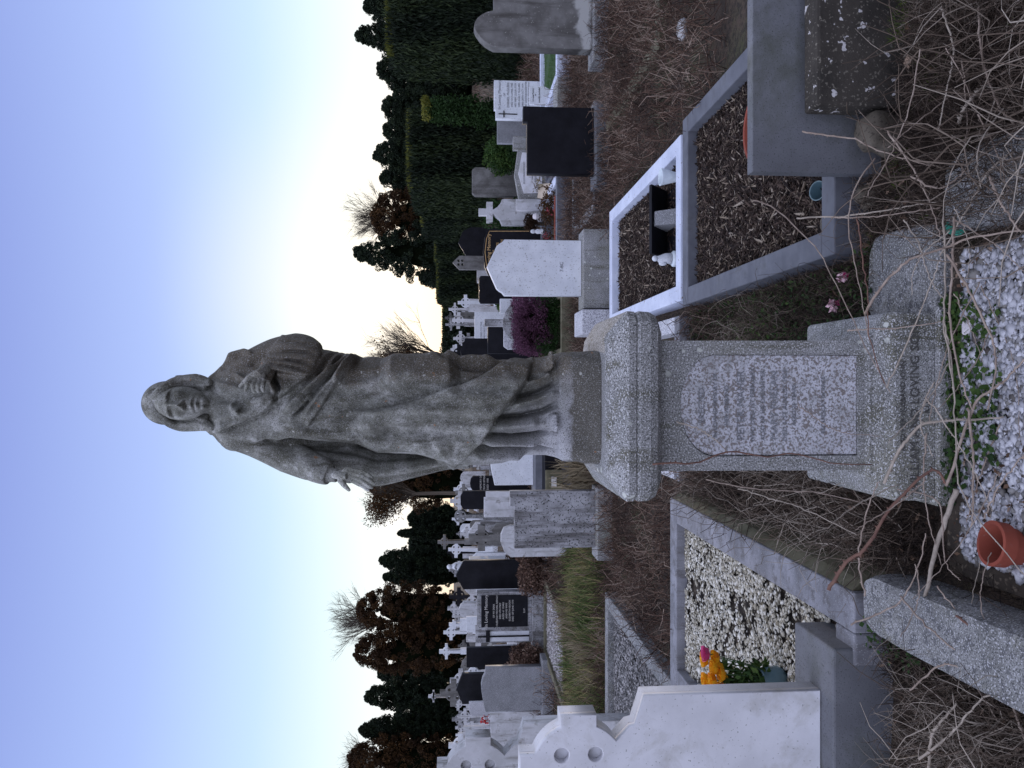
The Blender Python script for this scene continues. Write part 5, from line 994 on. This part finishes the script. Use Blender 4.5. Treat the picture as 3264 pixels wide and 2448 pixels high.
for k, (pp, ya, yb, wpx, lb) in enumerate(BR):
    pts = []
    for q, (X, Y) in enumerate(pp):
        y = ya + (yb - ya) * q / (len(pp) - 1); x, z = P(X, Y, y)
        if z < .03: y = (y * (1.5 - .03) / (1.5 - z)); x, z = P(X, Y, y)
        pts.append((x, y, z))
    cs = crs(pts, 26); cs = [c_ + rg.normal(0, .0012, 3) for c_ in cs]; r0 = wpx * 1.35 / 2 * 2.1 / F; mb = MB(); mb.tube(cs, [r0 * (1 - .45 * i_ / 26) for i_ in range(27)], 7)
    if wpx < 15:
        for i_ in range(2, 26, 1):
            c_ = cs[i_]; a = rg.uniform(0, 6.28); d = np.array([math.cos(a), .4 * math.sin(a), math.sin(a)]); tdir = cs[i_] - cs[i_ - 1]; tdir /= np.linalg.norm(tdir); d -= tdir * d.dot(tdir); d /= np.linalg.norm(d)
            r_ = r0 * (1 - .45 * i_ / 26); e = np.cross(tdir, d); b1 = c_ + d * r_ * .7; mb.add([b1 + tdir * r_, b1 - tdir * r_, b1 + e * r_ * .5, b1 + d * r_ * 1.9 + tdir * r_ * .3], [(0, 2, 3), (2, 1, 3), (1, 0, 3)])
    mt = BM[1] if (lb and 'red-brown' in lb or k in (5, 12, 26)) else BM[[0, 2, 0][k % 3]]
    o = mb.build('bramble_stem', mt, None, None, True); org = Vector(pts[0]); o.data.transform(Matrix.Translation(-org)); o.location = org
    tag(o, lb or 'thin thorny stem in the bramble tangle over the foreground', 'bramble stem', 'bramble stems arching over the foreground')
# ------------------------------------------------------------------ hedges
def hedge(label, x0, x1, y0, y1, h, n, size=.10, top=True, seed=0, rough=.12):
    t = thing('clipped_hedge', label, 'hedge', ((x0 + x1) / 2, y0, 0)); rg = np.random.default_rng(seed); W_, D_ = x1 - x0, y1 - y0
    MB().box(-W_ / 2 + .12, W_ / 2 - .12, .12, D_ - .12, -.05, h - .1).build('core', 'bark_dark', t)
    ar = np.array([W_ * h, D_ * h, D_ * h, W_ * D_]); f = rg.choice(4, n, p=ar / ar.sum()); u, v = rg.uniform(0, 1, n), rg.uniform(0, 1, n); p = np.zeros((n, 3))
    p[:, 0] = np.where(f == 1, -W_ / 2, np.where(f == 2, W_ / 2, (u - .5) * W_)); p[:, 1] = np.where(f == 0, 0, np.where(f == 3, v * D_, u * D_)); p[:, 2] = np.where(f == 3, h, v * h)
    p += rg.normal(0, rough * .45, (n, 3)); rr_ = h * .08; p[:, 0] *= np.where(p[:, 2] > h - rr_ * 2, 1 - .06 * ((p[:, 2] - h + 2 * rr_) / (2 * rr_)), 1)
    tone = np.clip(.45 + .3 * np.sin(p[:, 0] * 6 + p[:, 2] * 1.2) + rg.normal(0, .25, n), 0, 1)
    sc_ = np.stack([np.full(n, size) * .6, np.full(n, size) * rg.uniform(.8, 2.0, n), np.full(n, size)], 1); R_ = rots(n, .7, rg); R_ = R_[:, :, [0, 2, 1]]
    link('foliage', scatter_mesh('foliage', LEAF[0], LEAF[1], p, R_, sc_, tone), 'yew', t)
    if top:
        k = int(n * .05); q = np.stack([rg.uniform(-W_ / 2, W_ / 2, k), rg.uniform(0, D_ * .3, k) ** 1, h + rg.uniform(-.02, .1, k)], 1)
        link('rimlit_growth', scatter_mesh('rimlit_growth', LEAF[0], LEAF[1], q, R_[:k], sc_[:k] * .8, rg.uniform(0, top, k)), 'growth_rimlight', t)  # top leaves tinted yellow-green in place of sun rim-light
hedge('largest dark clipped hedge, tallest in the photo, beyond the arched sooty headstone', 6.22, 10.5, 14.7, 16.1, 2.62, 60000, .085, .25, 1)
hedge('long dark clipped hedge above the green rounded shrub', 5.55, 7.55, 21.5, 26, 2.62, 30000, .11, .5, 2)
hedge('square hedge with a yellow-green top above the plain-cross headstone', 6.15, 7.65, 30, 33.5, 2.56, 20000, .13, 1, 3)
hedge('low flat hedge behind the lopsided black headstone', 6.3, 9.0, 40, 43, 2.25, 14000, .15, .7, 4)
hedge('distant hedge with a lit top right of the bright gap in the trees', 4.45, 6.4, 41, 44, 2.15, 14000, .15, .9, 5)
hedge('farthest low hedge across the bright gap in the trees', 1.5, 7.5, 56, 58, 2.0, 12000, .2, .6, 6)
x_, _ = P(1360, 345, 20.5); t = thing('conical_shrub', 'narrow yellow-topped clipped shrub in front of the long dark hedge', 'shrub', (x_, 20.6, 0))
leafcloud('foliage', 'green', [(rg.uniform(-.3, .25) * (1 - z_ / 2.6), rg.uniform(-.3, .3), z_) for z_ in np.linspace(.1, 2.0, 60)], [.26] * 60, 130, .08, t, seed=3, tone_hi=.5); leafcloud('rimlit_growth', 'growth_rimlight', [(rg.uniform(-.25, .2), rg.uniform(-.3, .1), 2.15) for _ in range(12)], [.14] * 12, 60, .07, t, seed=4)
# ------------------------------------------------------------------ trees
def tree(label, dY, half, dX, kind, y, seed, cat='tree', z0=.2, shape='oval', n=None):
    X, Y = dX * 1.4756, dY * 1.4756; x, zt = P(X, Y, y); hw = half * (1.12 if kind == 'conifer' else 1.05) * 1.4756 / F * y; rg = np.random.default_rng(seed); cc = []; rr_ = []
    n = n or 360
    for k in range(n):
        u = rg.uniform(0, 1) ** .75; z = z0 + (zt - z0) * (.04 + .96 * u)
        f = {'oval': (.35 + .65 * min(1, u * 2.2)) * (1 - u ** 2.6) ** .6 * (1 + .18 * math.sin(11 * u + seed + 2 * (k % 2))), 'cone': (1 - u) ** .8 + .06, 'round': math.sqrt(max(.02, 1 - (2 * u - 1) ** 2)), 'blocky': 1 - .5 * u ** 4}[shape]
        a = rg.uniform(0, 6.28); r = hw * f * rg.uniform(.3, 1) ** .6 * .9; cr = min(hw, 1.1) * rg.uniform(.12, .30) * (.55 + .45 * f); cc.append((r * math.cos(a), r * math.sin(a) * .8, min(z, zt - cr * rg.uniform(.8, 2.6)))); rr_.append(cr)
    t = thing({'rust': 'brown_leaved_tree', 'conifer': 'conifer_tree'}[kind], label, cat, (x, y, 0))
    H_ = zt - z0
    leafcloud('crown', kind, cc, rr_, 110, .115 * y / 50, t, seed=seed)
    MB().tube([(0, 0, -.1), (.05, 0, H_ * .35), (-.04, .05, H_ * .85)], [.05 * H_ * .7, .03 * H_, .01 * H_], 8).build('trunk', 'bark', t)
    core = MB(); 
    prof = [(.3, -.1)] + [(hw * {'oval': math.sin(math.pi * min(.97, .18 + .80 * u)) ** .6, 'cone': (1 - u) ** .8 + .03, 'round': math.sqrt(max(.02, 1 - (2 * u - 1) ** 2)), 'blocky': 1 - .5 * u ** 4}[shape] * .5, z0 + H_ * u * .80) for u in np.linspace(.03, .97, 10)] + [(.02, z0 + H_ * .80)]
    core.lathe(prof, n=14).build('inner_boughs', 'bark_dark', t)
for k, a in enumerate([('dark conifer rising over the largest hedge at the picture edge', 12, 46, 782, 'conifer', 48, 'oval'), ('dark lumpy conifer just beyond the largest hedge', 76, 46, 766, 'conifer', 50, 'oval'), ('broad dark conifer behind the end of the largest hedge', 150, 66, 812, 'conifer', 52, 'oval'),
                       ('dark conifer behind the conical shrub', 232, 56, 824, 'conifer', 50, 'oval'), ('dark conifer filling the line above the long hedge', 285, 56, 826, 'conifer', 54, 'oval'), ('rounded dark conifer above the green shrub', 333, 44, 804, 'conifer', 50, 'oval'), ('dark conifer with a ragged top before the leafless one', 386, 42, 818, 'conifer', 51, 'oval'),
                       ('round brown-leaved tree under the pale leafless crown, right of the spruce', 468, 72, 800, 'rust', 49, 'round'), ('tall dark spruce sloping down to the bright gap', 545, 95, 762, 'conifer', 47, 'cone'),
                       ('brown-leaved tree behind the statue hand', 1046, 62, 792, 'rust', 49, 'oval'), ('small dark conifer left of the statue hand', 1122, 34, 880, 'conifer', 55, 'oval'), ('dark conifer with a slanting top', 1152, 26, 858, 'conifer', 54, 'cone'), ('dark bushy conifer above the black gabled stone', 1212, 34, 818, 'conifer', 50, 'oval'), ('dark conifer touching the big brown tree', 1246, 26, 826, 'conifer', 53, 'oval'),
                       ('big round brown-leaved tree with a leafless crown above it', 1318, 62, 768, 'rust', 48, 'round'), ('second big round brown-leaved tree, half merged with the first', 1408, 52, 762, 'rust', 47, 'round'), ('dark conifer between the brown trees', 1505, 40, 786, 'conifer', 50, 'oval'), ('dark conifer near the corner, green-tinted', 1578, 34, 774, 'conifer', 49, 'oval'),
                       ('brown-leaved tree at the picture edge above the cross-headed stones', 1640, 52, 748, 'rust', 48, 'round'), ('dark low conifer between the brown trees, far back', 1455, 40, 815, 'conifer', 58, 'oval'), ('low dark conifer closing the line by the statue robe', 985, 40, 880, 'conifer', 60, 'oval'), ('dark low conifer at the left end behind the ringed crosses', 1545, 50, 850, 'conifer', 60, 'blocky'),
                       ('dark low conifer filling the line behind the brown trees', 1370, 60, 860, 'conifer', 60, 'blocky'), ('dark low conifer behind the slim ringed cross', 1190, 60, 880, 'conifer', 60, 'blocky'), ('low dark conifer right of the bright gap', 600, 40, 905, 'conifer', 56, 'cone'), ('broad far conifer filling in over the largest hedge', 40, 90, 806, 'conifer', 60, 'blocky'), ('broad far conifer between the two tall hedges', 185, 80, 846, 'conifer', 60, 'blocky'), ('broad far conifer over the long hedge', 290, 80, 850, 'conifer', 61, 'blocky'), ('broad far conifer between the long hedge and the brown tree', 385, 70, 862, 'conifer', 60, 'blocky')]):
    tree(a[0], a[1], a[2], a[3], a[4], a[5], 100 + k, shape=a[6])
def bare_tree(label, dY, spread, dXtop, dXfork, y, seed, mat='twig', leaves=0, n0=16, fan=.9):
    x, zt = P(dXtop * 1.4756, dY * 1.4756, y); _, zf = P(dXfork * 1.4756, dY * 1.4756, y); rg = np.random.default_rng(seed); mb = MB(); tips = []; pxm = y / F
    H_ = zt - zf; sw = spread * 1.4756 * pxm
    mb.tube([(0, 0, -.1), (.03, 0, zf * .6), (0, 0, zf + H_ * .1)], [.15, .11, .09], 7)
    def br(p, d, L, r, lvl):
        q = p; pts = [tuple(p)]; dd_ = d.copy()
        for _ in range(3):
            dd_ = dd_ + rg.normal(0, .10, 3) + np.array([0, 0, .06]); dd_ /= np.linalg.norm(dd_); q = q + dd_ * L / 3; pts.append(tuple(q))
        mb.tube(pts, [r, r * .8, r * .6, r * .4], 3, False)
        if lvl >= 3: tips.append(q); return
        for _ in range(5):
            i_ = rg.integers(1, 4); d2 = dd_ + rg.normal(0, .34, 3) * [1, .7, .6]; d2 /= np.linalg.norm(d2); br(np.array(pts[i_]), d2, L * rg.uniform(.45, .75), r * .5, lvl + 1)
    for k in range(n0):
        a = (k / (n0 - 1) - .5) * 2 * fan; d = np.array([math.sin(a) * sw / H_ * 1.2, rg.uniform(-.4, .4), 1.0]); d /= np.linalg.norm(d); br(np.array([0, 0, zf + rg.uniform(-.1, .25) * H_ * .5]), d, H_ * .52, .05, 0)
    zmax = max(v[2] for v in mb.v); sc_ = (zt - 0) / zmax
    mb.v = [(v[0], v[1], v[2] if v[2] < zf else zf + (v[2] - zf) * (zt - zf) / (zmax - zf)) for v in mb.v]
    t = thing('leafless_tree', label, 'tree', (x, y, 0)); me = mb.mesh('branches'); a_ = me.attributes.new('tone', 'FLOAT', 'POINT'); a_.data.foreach_set('value', rg.uniform(.1, .75, len(me.vertices)).astype(np.float32)); link('branches', me, mat, t)
    if leaves: leafcloud('leaves', 'rust', [(p[0], p[1], zf + (p[2] - zf) * (zt - zf) / (zmax - zf)) for p in tips if p[2] < zf + H_ * 1.0][:leaves], [.35] * len([p for p in tips if p[2] < zf + H_ * 1.0][:leaves]), 7, .12, t, seed=seed, tone_lo=.4)
bare_tree('pale leafless tree fanning above the brown tree beside the spruce', 470, 60, 733, 860, 53, 1)
bare_tree('leafless tree with twiggy upright branches close to the right of the statue robe', 768, 62, 760, 955, 42, 2, leaves=420, n0=20)
bare_tree('sparse leafless tree with brown leaves beyond the statue hand', 1068, 62, 770, 900, 45, 3, leaves=420, n0=11)
bare_tree('pale leafless tree fanning above the big round brown tree', 1345, 52, 695, 830, 53, 4)
bare_tree('leafless tree at the very edge above the last brown tree', 1648, 50, 722, 830, 54, 5)
bush('dark twiggy bush at the foot of the leafless tree by the statue robe', P(1400, 1110, 40)[0], 40, 0, 1.0, 2.1, 'conifer', 50, 170, .14, 60)
bush('dark bush right of the leafless tree by the bright gap', P(1400, 1050, 41)[0], 41, 0, .5, 1.9, 'conifer', 30, 150, .13, 61)
# ------------------------------------------------------------------ far graves, one object each
def latin_mesh(h, thick=.12, w_=.14, arm=.26):
    zc = h - .32; return curve_mesh([[(-w_ / 2, 0), (w_ / 2, 0), (w_ / 2, zc - w_ / 2), (arm, zc - w_ / 2), (arm, zc + w_ / 2), (w_ / 2, zc + w_ / 2), (w_ / 2, h), (-w_ / 2, h), (-w_ / 2, zc + w_ / 2), (-arm, zc + w_ / 2), (-arm, zc - w_ / 2), (-w_ / 2, zc - w_ / 2)]], thick, .004)
def on_plinth(me, pw, ph, dz):
    c = np.zeros(len(me.vertices) * 3, np.float32); me.vertices.foreach_get('co', c); c = c.reshape(-1, 3); c[:, 2] += dz; fs = [tuple(p.vertices) for p in me.polygons]
    mb = MB(); mb.add([tuple(v) for v in c], fs); mb.loft(loft_sq([(pw, -.03), (pw * .95, ph * .5)], 0, .06)); mb.loft(loft_sq([(pw * .75, ph * .5), (pw * .62, dz + .02)], 0, .06)); return mb.mesh('far')
protos = {'celtic_cross': [on_plinth(celtic_mesh(h, .20, .13, .32, .12), .30, .4, .45) for h in (1.15, 1.5)], 'stone_cross': [on_plinth(latin_mesh(h), .28, .3, .35) for h in (.8, 1.1)],
          'headstone': [curve_mesh([[(-.3, -.03), (.3, -.03), (.3, 1.0), (.18, 1.12), (0, 1.17), (-.18, 1.12), (-.3, 1.0)]], .1, .004), curve_mesh([[(-.32, -.03), (.32, -.03), (.32, .9), (0, 1.12), (-.32, .9)]], .1, .004), curve_mesh([[(-.36, -.03), (.36, -.03), (.36, .95), (-.36, .95)]], .1, .004)]}
mats = {'weather_pale': 'pale', 'weather': 'streaked grey', 'white': 'white', 'sooty': 'dark sooty', 'black': 'black'}
kinds = {'celtic_cross': 'ringed cross', 'stone_cross': 'plain cross', 'headstone': 'headstone'}
rg = np.random.default_rng(21); cache = {}
EX = [(5.9, 11, 13.5, 17.2), (5.2, 7.0, 20, 27), (5.8, 8, 29, 34), (4, 9.4, 39, 45)]
cnt = 0
for yy in [16.8, 18.6, 20.4, 22.2, 24, 26.2, 28.4, 30.6, 33, 35.5, 38, 41, 44]:
    xx = -.50 * yy - 1
    while xx < .48 * yy + 1:
        xx += rg.uniform(.85, 1.7) * (1 + yy * .004); yq = yy + rg.uniform(-.5, .5)
        q_ = xx / yq
        if (q_ > .108 and not (.235 < q_ < .285 and yq < 26) and not (.35 < q_ < .41 and 17 < yq < 24)) or (yq < 19 and (-.10 < q_ < .11 or q_ > .2)): continue
        if any(a < xx < b_ and c_ < yq < d_ for a, b_, c_, d_ in EX) or rg.uniform() < (.12 if xx < 0 else .42): continue
        kd = rg.choice(['celtic_cross', 'stone_cross', 'headstone'], p=[.42, .2, .38]); mt = rg.choice(['weather_pale', 'weather', 'white', 'sooty', 'black'], p=[.34, .25, .25, .12, .04] if kd != 'headstone' else [.26, .18, .28, .1, .18])
        pi = int(rg.integers(len(protos[kd]))); key = (kd, mt, pi)
        if key not in cache: me = protos[kd][pi].copy(); me.materials.clear(); me.materials.append(M[mt]); cache[key] = me
        o = bpy.data.objects.new(kd, cache[key]); COL.objects.link(o); s = rg.uniform(.66, 1.0); o.location = (xx, yq, 0); o.scale = (s, s, s); o.rotation_euler = (rg.normal(0, .015), rg.normal(0, .02), rg.normal(0, .08))
        lb = 'small %s %s far off in the crowded rows below the dark trees' % (mats[mt], kinds[kd]); tag(o, lb, kinds[kd] if kd != 'headstone' else 'headstone', 'far ' + mats[mt] + ' ' + kinds[kd] + 's in the rows below the trees'); cnt += 1
print('far graves', cnt)
# a few nearer pieces of the crowded left rows
x_, _ = P(1430, 1805, 17); t = thing('statue', 'small white praying figure on a white block above the black gabled stone', 'statue', (x_, 17, 0)); MB().box(-.17, .17, -.1, .2, 0, 1.12).build('block', 'white', t, bevel=.01)
MB().tube([(0, 0, 1.12), (0, -.02, 1.28), (.01, -.03, 1.42), (0, -.02, 1.50)], [.13, .10, .08, .04], 12).ball((0, -.05, 1.55), .055, 8).tube([(.06, -.08, 1.40), (.0, -.16, 1.45), (-.05, -.08, 1.40)], .025, 8).build('figure', 'white', t, smooth=True)
